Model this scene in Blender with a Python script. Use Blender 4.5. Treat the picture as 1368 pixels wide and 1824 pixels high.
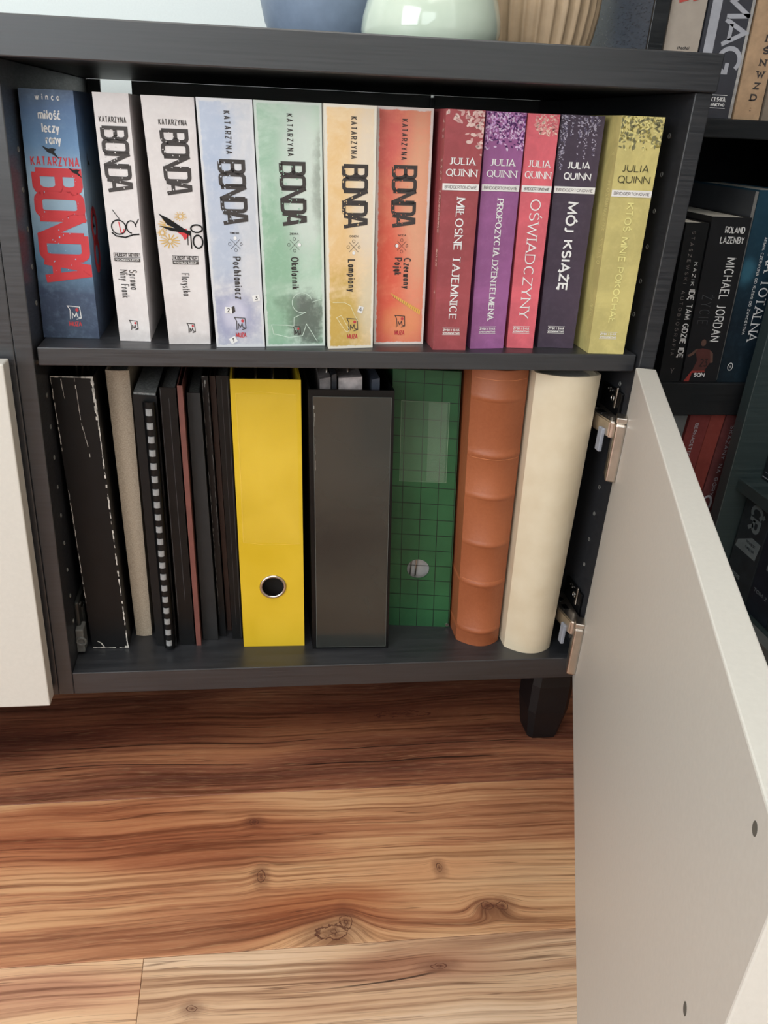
import bpy, bmesh, math, random
from mathutils import Vector
random.seed(7)
for o in list(bpy.data.objects): bpy.data.objects.remove(o)
sc = bpy.context.scene
COL = sc.collection
S = 0.01            # all coordinates below are centimetres

def lin(c):
    return tuple((x/255/12.92 if x/255 <= .04045 else ((x/255+.055)/1.055)**2.4) for x in c) + (1,)

# ------------------------------------------------------------------ camera
cam = bpy.data.cameras.new('camera'); camo = bpy.data.objects.new('camera', cam); COL.objects.link(camo)
camo.location = (18.690722*S, -72.156681*S, 70.069476*S)
camo.rotation_euler = (1.13320148, -0.04042538, -0.10357624)
cam.sensor_fit = 'VERTICAL'; cam.sensor_height = 36; cam.sensor_width = 27
cam.lens = 1424.61/1824*36
cam.shift_x = 88.33/1824; cam.shift_y = -31.17/1824
cam.clip_start = .01
sc.camera = camo
# ------------------------------------------------------------------ light
w = bpy.data.worlds.new('room_daylight'); sc.world = w; w.use_nodes = True
bg = w.node_tree.nodes['Background']; bg.inputs[0].default_value = (.88, .94, 1.0, 1); bg.inputs[1].default_value = .34
def area(name, loc, target, sx, sy, energy, color):
    l = bpy.data.lights.new(name, 'AREA'); l.shape = 'RECTANGLE'; l.size = sx*S; l.size_y = sy*S; l.energy = energy; l.color = color
    o = bpy.data.objects.new(name, l); COL.objects.link(o); o.location = Vector(loc)*S
    o.rotation_euler = (Vector(target)-Vector(loc)).to_track_quat('-Z', 'Y').to_euler()
    return o
area('window_light', (-175, -190, 148), (25, 0, 45), 150, 165, 56, (.89, .95, 1.0))
area('added_sheen_light', (-50, -285, 140), (25, 0, 60), 120, 140, 18, (.86, .94, 1.0))  # added unseen lamp that gives the slab front its sheen
area('ceiling_bounce', (55, -95, 235), (40, -30, 0), 200, 150, 28, (1, .965, .91))
sc.view_settings.view_transform = 'Standard'; sc.view_settings.look = 'None'
sc.view_settings.gamma = 1; sc.view_settings.use_curve_mapping = False
sc.view_settings.exposure = 0.0

# ------------------------------------------------------------------ helpers
def tag(o, label=None, cat=None, group=None, kind=None):
    if label: o['label'] = label
    if cat: o['category'] = cat
    if group: o['group'] = group
    if kind: o['kind'] = kind
    return o
def thing(name, loc, label, cat, group=None):
    o = bpy.data.objects.new(name, None); COL.objects.link(o); o.location = Vector(loc)*S; o.empty_display_size = .02
    return tag(o, label, cat, group)
def link_bm(name, bm, mat, parent=None, origin=(0, 0, 0), smooth=False, kind=None, label=None, recalc=True):
    """bm is in centimetres in world axes; origin (cm) becomes the object's (or its parent's) origin."""
    if recalc: bmesh.ops.recalc_face_normals(bm, faces=bm.faces[:])
    og = Vector(origin)
    for v in bm.verts: v.co = (v.co-og)*S
    me = bpy.data.meshes.new(name); bm.to_mesh(me); bm.free()
    if smooth:
        for p in me.polygons: p.use_smooth = True
    me.materials.append(mat)
    o = bpy.data.objects.new(name, me); COL.objects.link(o)
    if parent: o.parent = parent
    else: o.location = og*S
    return tag(o, label=label, kind=kind)
def wloc(o):
    v = Vector((0, 0, 0))
    while o: v += o.location; o = o.parent
    return v/S
def add_box(bm, x0, x1, y0, y1, z0, z1, bev=0, seg=1):
    vs = [bm.verts.new((x, y, z)) for x in (x0, x1) for y in (y0, y1) for z in (z0, z1)]
    fs = [(0, 1, 3, 2), (4, 6, 7, 5), (0, 4, 5, 1), (2, 3, 7, 6), (0, 2, 6, 4), (1, 5, 7, 3)]
    faces = [bm.faces.new([vs[i] for i in f]) for f in fs]
    if bev:
        es = list({e for f in faces for e in f.edges})
        bmesh.ops.bevel(bm, geom=es, offset=bev, segments=seg, affect='EDGES', profile=.5)
def boxo(name, b, mat, parent=None, bev=.08, seg=2, kind=None, label=None):
    bm = bmesh.new(); add_box(bm, *b, bev=bev, seg=seg)
    if parent: return link_bm(name, bm, mat, parent, wloc(parent), kind=kind, label=label)
    return link_bm(name, bm, mat, None, ((b[0]+b[1])/2, (b[2]+b[3])/2, b[4]), kind=kind, label=label)
def lathe(bm, prof, cx, cy, n=48, mod=None):
    rings = []
    for r, z in prof:
        ring = []
        for i in range(n):
            a = 2*math.pi*i/n
            rr = r*(mod(a, z) if mod else 1)
            ring.append(bm.verts.new((cx+rr*math.cos(a), cy+rr*math.sin(a), z)))
        rings.append(ring)
    for a, b in zip(rings, rings[1:]):
        for i in range(n): bm.faces.new((a[i], a[(i+1) % n], b[(i+1) % n], b[i]))
    bm.faces.new(rings[0][::-1])
    return rings
def cyl(bm, c, axis, r, h, n=24, r2=None):
    axis = Vector(axis).normalized(); q = axis.to_track_quat('Z', 'Y'); c = Vector(c); r2 = r if r2 is None else r2
    a = [bm.verts.new(c+q@Vector((r*math.cos(t), r*math.sin(t), 0))) for t in [2*math.pi*i/n for i in range(n)]]
    b = [bm.verts.new(c+axis*h+q@Vector((r2*math.cos(t), r2*math.sin(t), 0))) for t in [2*math.pi*i/n for i in range(n)]]
    for i in range(n): bm.faces.new((a[i], a[(i+1) % n], b[(i+1) % n], b[i]))
    bm.faces.new(a[::-1]); bm.faces.new(b)
def torus(bm, c, axis, R, r, n=32, m=10):
    q = Vector(axis).normalized().to_track_quat('Z', 'Y'); c = Vector(c); g = []
    for i in range(n):
        t = 2*math.pi*i/n
        g.append([bm.verts.new(c+q@Vector(((R+r*math.cos(s))*math.cos(t), (R+r*math.cos(s))*math.sin(t), r*math.sin(s)))) for s in [2*math.pi*j/m for j in range(m)]])
    for i in range(n):
        for j in range(m): bm.faces.new((g[i][j], g[(i+1) % n][j], g[(i+1) % n][(j+1) % m], g[i][(j+1) % m]))

# ------------------------------------------------------------------ node helper
class N:
    def __init__(s, name, rough=.5, spec=.5, metal=0):
        s.m = bpy.data.materials.new(name); s.m.use_nodes = True; s.t = s.m.node_tree
        s.b = s.t.nodes['Principled BSDF']; s.set('Roughness', rough); s.set('Metallic', metal); s.set('Specular IOR Level', spec)
    def set(s, k, v):
        if hasattr(v, 'is_linked') or hasattr(v, 'links'): s.t.links.new(v, s.b.inputs[k])
        else: s.b.inputs[k].default_value = v
    def inp(s, node, i, v):
        if v is None: return
        if isinstance(v, bpy.types.NodeSocket): s.t.links.new(v, node.inputs[i])
        else: node.inputs[i].default_value = v
    def math(s, op, a, b=None, c=None, clamp=False):
        n = s.t.nodes.new('ShaderNodeMath'); n.operation = op; n.use_clamp = clamp
        s.inp(n, 0, a); s.inp(n, 1, b); s.inp(n, 2, c); return n.outputs[0]
    def mix(s, f, a, b, mode='MIX'):
        n = s.t.nodes.new('ShaderNodeMix'); n.data_type = 'RGBA'; n.blend_type = mode
        s.inp(n, 0, f); s.inp(n, 6, a); s.inp(n, 7, b); return n.outputs[2]
    def noise(s, vec, scale, detail=4, rough=.5, dist=0):
        n = s.t.nodes.new('ShaderNodeTexNoise'); s.inp(n, 'Vector', vec)
        n.inputs['Scale'].default_value = scale; n.inputs['Detail'].default_value = detail
        n.inputs['Roughness'].default_value = rough; n.inputs['Distortion'].default_value = dist
        return n.outputs[0]
    def smooth(s, x, a, b, lo=0., hi=1.):
        n = s.t.nodes.new('ShaderNodeMapRange'); n.interpolation_type = 'SMOOTHSTEP'
        s.inp(n, 0, x); n.inputs[1].default_value = a; n.inputs[2].default_value = b; n.inputs[3].default_value = lo; n.inputs[4].default_value = hi
        return n.outputs[0]
    def ramp(s, x, stops):
        n = s.t.nodes.new('ShaderNodeValToRGB'); s.inp(n, 0, x); cr = n.color_ramp
        while len(cr.elements) < len(stops): cr.elements.new(.5)
        for e, (p, c) in zip(cr.elements, stops): e.position = p; e.color = lin(c)
        return n.outputs[0]
    def pos(s): return s.t.nodes.new('ShaderNodeNewGeometry').outputs['Position']
    def obj(s): return s.t.nodes.new('ShaderNodeTexCoord').outputs['Object']
    def uv(s): return s.t.nodes.new('ShaderNodeTexCoord').outputs['UV']
    def xyz(s, v):
        n = s.t.nodes.new('ShaderNodeSeparateXYZ'); s.inp(n, 0, v); return n.outputs
    def comb(s, x, y, z):
        n = s.t.nodes.new('ShaderNodeCombineXYZ'); s.inp(n, 0, x); s.inp(n, 1, y); s.inp(n, 2, z); return n.outputs[0]
    def bump(s, h, strength=.2, dist=.001):
        n = s.t.nodes.new('ShaderNodeBump'); n.inputs['Strength'].default_value = strength; n.inputs['Distance'].default_value = dist
        s.inp(n, 'Height', h); s.t.links.new(n.outputs[0], s.b.inputs['Normal'])
def flat(name, c, rough=.5, spec=.5, metal=0, vary=.06, scale=60, bump=0):
    k = N(name, rough, spec, metal); nz = k.noise(k.obj(), scale, 5, .6)
    dark = tuple(x*(1-vary) for x in c); lite = tuple(min(255, x*(1+vary)) for x in c)
    k.set('Base Color', k.ramp(nz, [(.3, dark), (.7, lite)]))
    if bump: k.bump(nz, bump)
    return k.m
def blackwood(name, c1=(34, 35, 38), c2=(48, 48, 51), rough=.38):
    k = N(name, rough, .85); p = k.obj(); x, y, z = k.xyz(p)
    g = k.noise(k.comb(k.math('MULTIPLY', x, 6), k.math('MULTIPLY', y, 60), k.math('MULTIPLY', z, 260)), 2.2, 5, .6)
    k.set('Base Color', k.ramp(g, [(.3, c1), (.72, c2)])); k.set('Roughness', k.smooth(g, .2, .8, rough-.06, rough+.08)); k.bump(g, .03, .0003)
    return k.m
BW = blackwood('black_brown_foil')
BW2 = blackwood('black_brown_bookcase_foil', (22, 23, 25), (33, 34, 36), .33)
TEAL = blackwood('dark_bookcase_foil', (34, 46, 46), (50, 62, 62), .45)
WHITE = flat('white_door_foil', (204, 199, 190), .42, .5, vary=.012, scale=300)
METAL = flat('nickel_plated_steel', (205, 196, 186), .28, .5, 1.0, .05)
GREYP = flat('grey_plastic', (140, 143, 152), .5)
PAGES = flat('paper_pages', (206, 200, 188), .8, .2, vary=.08, scale=500)
GREYPG = flat('grey_pages', (112, 112, 110), .8, .2, vary=.25, scale=500)
BLACK = flat('black_cover', (12, 12, 13), .42, .3, vary=.2)
BLACKP = flat('black_plastic', (10, 10, 11), .36, .3, vary=.2)
WHITEINK = flat('white_ink', (226, 224, 222), .6, vary=.02)

# ------------------------------------------------------------------ wood floor
def wood(name, stops, seed, knots=(), streak=1.0, clouds=(), cracks=()):
    k = N(name, .46, .4); P = k.pos(); x, y, z = k.xyz(P)
    x = k.math('MULTIPLY', x, 100); y = k.math('MULTIPLY', y, 100)
    g = y; dark = None
    for (kx, ky, rx, ry, amp) in knots:
        dx = k.math('DIVIDE', k.math('SUBTRACT', x, kx), rx); dy = k.math('DIVIDE', k.math('SUBTRACT', y, ky), ry)
        r2 = k.math('ADD', k.math('MULTIPLY', dx, dx), k.math('MULTIPLY', dy, dy))
        e = k.math('POWER', 2.718, k.math('MULTIPLY', r2, -.35))
        g = k.math('SUBTRACT', g, k.math('MULTIPLY', e, amp))
        # the knot's own dark heart, ragged
        nz = k.noise(k.comb(x, y, seed), .9, 4, .6)
        d = k.math('ADD', k.math('SQRT', r2), k.math('MULTIPLY', k.math('SUBTRACT', nz, .5), 1.0))
        core = k.smooth(d, .55, .2); halo = k.math('MULTIPLY', k.smooth(d, 1.9, .5), .5)
        ring = k.math('MULTIPLY', k.smooth(k.math('SINE', k.math('MULTIPLY', d, 16)), .3, .95), k.smooth(d, .8, .5))
        core = k.math('MAXIMUM', k.math('MULTIPLY', core, .75), k.math('MAXIMUM', halo, ring))
        dark = core if dark is None else k.math('MAXIMUM', dark, core)
    wob = k.math('MULTIPLY', k.math('SUBTRACT', k.noise(k.comb(k.math('MULTIPLY', x, .03), k.math('MULTIPLY', y, .07), seed), 1, 2, .45), .5), 5)
    g2 = k.math('ADD', g, wob)
    big = k.noise(k.comb(k.math('MULTIPLY', x, .022), k.math('MULTIPLY', g2, .17), seed+3), 1, 3, .5, .1)
    fine = k.noise(k.comb(k.math('MULTIPLY', x, .035), k.math('MULTIPLY', g2, 2.2), seed+5), 1, 3, .5)
    line = k.noise(k.comb(k.math('MULTIPLY', x, .012), k.math('MULTIPLY', g2, .8), seed+9), 1, 2, .5)
    ln = k.math('MULTIPLY', k.smooth(k.math('ABSOLUTE', k.math('SUBTRACT', k.math('FRACT', k.math('MULTIPLY', line, 11)), .5)), .10, .0), k.smooth(k.noise(k.comb(k.math('MULTIPLY', x, .06), k.math('MULTIPLY', y, .5), seed+2), 1, 2), .38, .62))
    hair = k.noise(k.comb(k.math('MULTIPLY', x, .35), k.math('MULTIPLY', g2, 9), seed+7), 1, 3, .6)
    v = k.math('ADD', k.math('MULTIPLY', big, .75), k.math('MULTIPLY', fine, .25))
    c = k.ramp(k.smooth(v, .3, .7), stops)
    c = k.mix(k.math('MULTIPLY', k.smooth(fine, .52, .3), .5*streak), c, lin((92, 48, 24)), 'MIX')
    c = k.mix(k.math('MULTIPLY', ln, .62*streak), c, lin((70, 34, 18)))
    c = k.mix(k.math('MULTIPLY', k.smooth(hair, .5, .75), .22), c, lin((232, 190, 140)))
    c = k.mix(k.math('MULTIPLY', k.smooth(hair, .45, .25), .2), c, lin((70, 38, 22)))
    for (cc, cx, cy, rx, ry, amt) in clouds:
        dx = k.math('DIVIDE', k.math('SUBTRACT', x, cx), rx); dy = k.math('DIVIDE', k.math('SUBTRACT', g, cy), ry)
        d = k.math('ADD', k.math('SQRT', k.math('ADD', k.math('MULTIPLY', dx, dx), k.math('MULTIPLY', dy, dy))), k.math('MULTIPLY', k.math('SUBTRACT', big, .5), 1.5))
        c = k.mix(k.math('MULTIPLY', k.smooth(d, 1.6, .3), amt), c, k.mix(1.0, c, lin(cc), 'MULTIPLY'))
    for (xa, xb, cy, sl, wd) in cracks:
        dy = k.math('ABSOLUTE', k.math('SUBTRACT', k.math('SUBTRACT', g2, cy), k.math('MULTIPLY', k.math('SUBTRACT', x, xa), sl)))
        f = k.math('MULTIPLY', k.smooth(dy, wd, wd*.3), k.math('MULTIPLY', k.smooth(x, xa, xa+5), k.smooth(x, xb, xb-3)))
        c = k.mix(k.math('MULTIPLY', f, .85), c, lin((34, 18, 12)))
    if dark is not None: c = k.mix(k.math('MULTIPLY', dark, .92), c, lin((84, 42, 30)))
    k.set('Base Color', c); k.set('Roughness', k.smooth(hair, .2, .8, .4, .55))
    k.bump(k.math('ADD', fine, k.math('MULTIPLY', ln, -.6)), .2, .0008)
    return k.m
RED = wood('reddish_walnut_laminate', [(0, (84, 46, 36)), (.35, (116, 68, 50)), (.6, (140, 86, 62)), (1, (176, 116, 80))], 11, [(39, 9, 7, 1.2, .6)], 1.2, clouds=[((150, 110, 100), 20, 9, 60, 5, .7)], cracks=[(22, 50, .9, -.01, .2), (-12, 20, 2.2, -.02, .14), (24, 56, 3.4, 0, .12), (-5, 30, 5.6, 0, .1)])  # the wide cloud paints shade under the cabinet into the plank colour
HONEY = wood('honey_walnut_laminate', [(0, (148, 92, 64)), (.3, (182, 124, 88)), (.55, (202, 150, 108)), (1, (218, 174, 132))], 23.3,
             [(26.6, -21.2, 2.6, 1.5, 2.0), (28.0, -20.3, 1.1, 1.5, 1.0), (42.3, -19.6, 1.1, .8, 1.4), (43.8, -19.7, 1.1, .9, .6), (20, -14.6, .7, 1.3, .5), (19.4, -7.6, .9, .8, .4), (38.5, -14.9, .6, .9, .4)], clouds=[((222, 178, 160), 4, -8.5, 20, 4.6, .6), ((215, 175, 150), 26, -19, 7, 2.6, .7), ((225, 185, 160), 38, -15, 10, 2.0, .5)])
STRAW = wood('straw_walnut_laminate', [(0, (150, 108, 84)), (.35, (190, 148, 116)), (.6, (212, 174, 140)), (1, (228, 196, 166))], 5.2,
             [(13.8, -27.6, .9, .6, .5), (36, -25.4, 1.6, .5, .4)], clouds=[((205, 175, 170), 33, -25.4, 8, 1.4, .8)], cracks=[(24, 37, -26.6, .06, .13)])
ROSE = wood('rosy_walnut_laminate', [(0, (150, 100, 78)), (.35, (190, 138, 108)), (.6, (212, 166, 130)), (1, (228, 190, 152))], 31.7)
fl = bpy.data.objects.new('floor', None); COL.objects.link(fl); tag(fl, kind='structure')
boxo('underlay', (-260, 260, -300, 58, -3, -.8), flat('floor_underlay', (60, 50, 42), .8), fl, bev=0)
meshes = {}
def plank(x0, x1, y0, y1, mat):
    L, W_ = round(x1-x0, 2), round(y1-y0, 2)
    if (L, W_, mat.name) not in meshes:
        bm = bmesh.new(); add_box(bm, .02, L-.02, .02, W_-.02, -.8, 0, bev=.04, seg=1)
        o = link_bm('plank', bm, mat, fl); meshes[(L, W_, mat.name)] = o.data
    else:
        o = bpy.data.objects.new('plank', meshes[(L, W_, mat.name)]); COL.objects.link(o); o.parent = fl
    o.location = (x0*S, y0*S, 0)
PW, PL = 19.2, 138.0
rows = {0: (-3.4, [60-PL, 60+0], None)}
for r in range(-13, 3):
    y0 = -22.6+r*PW+PW*0
    y1 = min(y0+PW, 54.5)
    if y0 >= 54: continue
    if r == -1: joint, mats = 9.15, [ROSE, STRAW]
    elif r == 0: joint, mats = 100., [HONEY, RED]
    elif r == 1: joint, mats = -45., [ROSE, RED]
    elif r == 2: joint, mats = 70., [RED, HONEY]
    else: joint, mats = random.uniform(-60, 70), random.sample([RED, HONEY, STRAW, ROSE], 2)
    xs = [joint-PL*2, joint-PL, joint, joint+PL, joint+PL*2]
    ms = [mats[1], mats[0], mats[1], mats[0]]
    for a, b, m in zip(xs, xs[1:], ms):
        a2, b2 = max(a, -258), min(b, 258)
        if b2-a2 > 5: plank(a2, b2, y0, y1, m)

# walls (behind the furniture)
wallm = flat('pale_grey_green_paint', (228, 234, 232), .7, .2, vary=.01, scale=400, bump=.05)
boxo('wall_back', (-260, 260, 56, 62, -1, 255), wallm, None, bev=0, kind='structure')
boxo('wall_right', (110, 118, -300, 55.9, -1, 255), wallm, None, bev=0, kind='structure')
boxo('wall_left', (-268, -260.1, -300, 55.9, -1, 255), wallm, None, bev=0, kind='structure')
boxo('wall_front', (-268, 118, -308, -300.1, -1, 255), wallm, None, bev=0, kind='structure')
boxo('ceiling', (-260, 118, -300, 55.9, 255, 262), flat('ceiling_paint', (225, 225, 222), .8, .2, vary=.01), None, bev=0, kind='structure')
boxo('baseboard_back', (-258, 108, 54.6, 55.9, 0, 6), flat('white_baseboard', (215, 215, 210), .5), None, bev=.1, kind='structure')

# ------------------------------------------------------------------ cabinets
ZS1, ZS2, ZB1, ZB2, ZT1, ZT0 = 50.63, 48.97, 15.01, 12.22, 76.38, 73.46
def cabinet(x0, label, cutout=True):
    c = thing('cabinet', (x0+28.4, 20, 0), label, 'cabinet')
    W = 56.8
    for a, b in ((x0-1.6, x0), (x0+W, x0+W+1.6)):
        boxo('side_panel', (a+.01, b-.01, 0, 40, ZB2, ZT0-.02), BW, c, bev=.1)
    boxo('bottom_panel', (x0+.01, x0+W-.01, .05, 39.4, ZB2, ZB1), BW, c, bev=.08)
    boxo('shelf', (x0+.25, x0+W-.25, .45, 38.6, ZS2, ZS1), BW, c, bev=.08)
    if cutout:
        boxo('back_panel', (x0, x0+1.5, 39.4, 39.9, ZB2, ZT0-.03), BW, c, bev=0)
        boxo('back_panel', (x0+1.5, x0+5.25, 39.4, 39.9, ZB2, 66), BW, c, bev=0)
        boxo('back_panel', (x0+5.25, x0+42.5, 39.4, 39.9, ZB2, ZT0-.03), BW, c, bev=0)
        boxo('back_panel', (x0+42.9, x0+W, 39.4, 39.9, ZB2, ZT0-.03), BW, c, bev=0)
        boxo('back_panel_joiner', (x0+42.4, x0+43.0, 38.9, 39.4, ZB1+.05, ZT0-.3), flat('joiner_strip', (70, 70, 74), .4), c, bev=.1)
    else:
        boxo('back_panel', (x0, x0+W, 39.4, 39.9, ZB2, ZT0-.03), BW, c, bev=0)
    return c
cabR = cabinet(0, 'black-brown cabinet holding two rows of books and binders, its door swung open')
cabL = cabinet(-60.0, 'black-brown cabinet at the left edge behind a closed white door', False)
wt = boxo('worktop', (-61.6, 58.5, -.4, 40, ZT0, ZT1), BW, None, bev=.12)
tag(wt, 'thick black-brown top slab lying over both cabinets under the vases', 'worktop')
LEGM = flat('black_leg_plastic', (12, 12, 14), .45, vary=.1)
def leg(c, x, y):
    bm = bmesh.new(); o = wloc(c)
    rings = []
    for z, s_ in ((ZB2, 2.3), (8.5, 2.6), (4.5, 2.55), (.5, 2.0), (0, 1.9)):
        k = s_*.72; pts = [(-k, -s_), (k, -s_), (s_, -k), (s_, k), (k, s_), (-k, s_), (-s_, k), (-s_, -k)]
        rings.append([bm.verts.new((x+a, y+b, z)) for a, b in pts])
    for a, b in zip(rings, rings[1:]):
        for i in range(8): bm.faces.new((a[i], a[(i+1) % 8], b[(i+1) % 8], b[i]))
    bm.faces.new(rings[0]); bm.faces.new(rings[-1][::-1])
    link_bm('leg', bm, LEGM, c, o)
leg(cabR, 56.1, 5.4); leg(cabR, 55.8, 35); leg(cabR, 2, 35)
leg(cabL, -58, 5); leg(cabL, -58, 35); leg(cabL, -6, 35)
# shelf-pin holes on the inner sides, small light rims
RIM = flat('pin_hole_rim', (120, 118, 112), .5)
def pins(xf, sgn, zs, y):
    bm = bmesh.new()
    for z in zs:
        torus(bm, (xf+sgn*.02, y, z), (1, 0, 0), .2, .035, 12, 5)
    link_bm('shelf_pin_holes', bm, RIM, cabR, wloc(cabR), kind='stuff')
pins(0, 1, [45.3-3.2*i for i in range(9)]+[54+3.2*i for i in range(5)], 3.1)
pins(56.8, -1, [35.3-3.2*i for i in range(4)]+[54+3.2*i for i in range(6)]+[46.9, 15.9, 17.3], 3.05)
# metal shelf supports with small bright nubs
for i, z in enumerate((48.6,)):
    bm = bmesh.new(); cyl(bm, (56.78, 3.1, z), (-1, 0, 0), .25, .7, 10); link_bm('shelf_support', bm, METAL, cabR, wloc(cabR))
    bm = bmesh.new(); cyl(bm, (.02, 3.1, z), (1, 0, 0), .25, .7, 10); link_bm('shelf_support', bm, METAL, cabR, wloc(cabR))

# doors ------------------------------------------------------------
HX, HY, ANG = 56.208, -.627, 1.21005
dd = Vector((-math.cos(ANG), -math.sin(ANG), 0)); dn = Vector((math.sin(ANG), -math.cos(ANG), 0))
def dp(s, t, z): return Vector((HX, HY, z))+dd*s+dn*t
def dbox(bm, s0, s1, t0, t1, z0, z1, bev=0, seg=1):
    n0 = len(bm.verts); add_box(bm, s0, s1, t0, t1, z0, z1, bev, seg)
    bm.verts.ensure_lookup_table()
    for v in bm.verts[n0:]: v.co = dp(*v.co)
def rounded_plate(bm, pts):
    pass
bm = bmesh.new(); dbox(bm, 0, 59.6, 0, 1.85, 12.8, 49.68, .1, 2)
doorR = link_bm('door', bm, WHITE, cabR, wloc(cabR), label='open white door seen from its inside face')
HOLE = flat('drilled_hole_dark', (92, 88, 80), .8)
for s_, z in ((56.6, 48.35), (56.2, 37.83)):
    bm = bmesh.new(); cyl(bm, dp(s_, -.006, z), dn, .27, .012, 20)
    link_bm('handle_hole', bm, HOLE, doorR, wloc(cabR))
bm = bmesh.new(); dbox(bm, .02, .10, .06, .1, 13, 49.6)
link_bm('edge_banding', bm, flat('edge_banding_grey', (190, 190, 186), .5), doorR, wloc(cabR))
def hinge(z0):
    o = wloc(cabR)
    e = bpy.data.objects.new('hinge', None); COL.objects.link(e); e.parent = doorR
    def part(name, bm, m): # hinge pieces are sub-parts of the door
        return link_bm(name, bm, m, doorR, o)
    bpy.data.objects.remove(e)
    bm = bmesh.new(); dbox(bm, .05, 2.3, -1.05, -.0, z0, z0+6.1, .22, 3)
    part('hinge_cover', bm, METAL)
    bm = bmesh.new(); dbox(bm, .5, 2.1, -1.0, .0, z0+6.1, z0+6.7, .1, 2); part('hinge_cup', bm, METAL)
    bm = bmesh.new()   # grey soft-close tab
    add_box(bm, 54.5, 54.9, .4, 1.3, z0+2.1, z0+4.6, .08, 1)
    part('damper_tab', bm, GREYP)
    # arm reaching to the plate on the cabinet side
    bm = bmesh.new()
    pts = [(54.9, -.2), (55.9, -.9), (56.35, .6), (56.45, 6.3), (55.7, 7.0), (54.85, 6.0), (54.5, 2.6)]
    lo = [bm.verts.new((x, y, z0+3.9)) for x, y in pts]; hi = [bm.verts.new((x, y, z0+5.6)) for x, y in pts]
    n = len(pts)
    for i in range(n): bm.faces.new((lo[i], lo[(i+1) % n], hi[(i+1) % n], hi[i]))
    bm.faces.new(lo[::-1]); bm.faces.new(hi); bmesh.ops.recalc_face_normals(bm, faces=bm.faces[:])
    bmesh.ops.bevel(bm, geom=bm.edges[:], offset=.14, segments=2, affect='EDGES')
    part('hinge_arm', bm, METAL)
    bm = bmesh.new(); cyl(bm, (55.3, 4.4, z0+5.55), (0, 0, 1), .45, .12, 16); add_box(bm, 55.0, 55.6, 2.2, 3.2, z0+5.55, z0+5.72, .03); part('hinge_screw', bm, flat('dark_steel', (60, 60, 62), .3, .5, 1))
    # mounting plate on the cabinet side
    bm = bmesh.new(); add_box(bm, 56.45, 56.79, 1.6, 6.2, z0+3.2, z0+7.9, .1, 2); link_bm('hinge_mounting_plate', bm, BLACKP, cabR, o)
    bm = bmesh.new(); add_box(bm, 56.25, 56.46, 2.3, 2.75, z0+6.1, z0+8.3, .1, 2)
    torus(bm, (56.44, 3.35, z0+6.9), (1, 0, 0), .3, .06, 14, 6); cyl(bm, (56.4, 4.0, z0+7.5), (-1, 0, 0), .12, .1, 8); cyl(bm, (56.4, 4.5, z0+7.6), (-1, 0, 0), .1, .1, 8)
    link_bm('hinge_adjuster', bm, METAL, cabR, o)
hinge(38.4); hinge(14.6)
# push-latch fitting low on the left inner side
bm = bmesh.new()
add_box(bm, .02, .9, 3.2, 5.0, 15.4, 18.4, .15, 2)
torus(bm, (.62, 3.15, 16.9), (0, 1, 0), .45, .14, 18, 6)
latch = link_bm('latch_body', bm, GREYP, cabR, wloc(cabR)); latch.data.materials[0] = flat('latch_plastic', (96, 94, 90), .45)
bm = bmesh.new(); add_box(bm, .02, .5, 4.0, 8.5, 18.0, 21.4, .2, 2); add_box(bm, .02, .8, 5.2, 6.0, 17.5, 20.5, .15, 1)
link_bm('latch_arm', bm, flat('dark_latch_steel', (66, 66, 64), .4, .5, .6), cabR, wloc(cabR))
bm = bmesh.new(); cyl(bm, (.5, 5.0, 20.6), (1, -.3, 0), .3, .16, 14); link_bm('latch_screw', bm, METAL, cabR, wloc(cabR))
# closed white door of the left cabinet
bm = bmesh.new(); add_box(bm, -61.4, -1.98, -2.5, -.62, 12.8, 49.9, .12, 2)
link_bm('door', bm, WHITE, cabL, wloc(cabL), label='closed white door')

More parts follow.
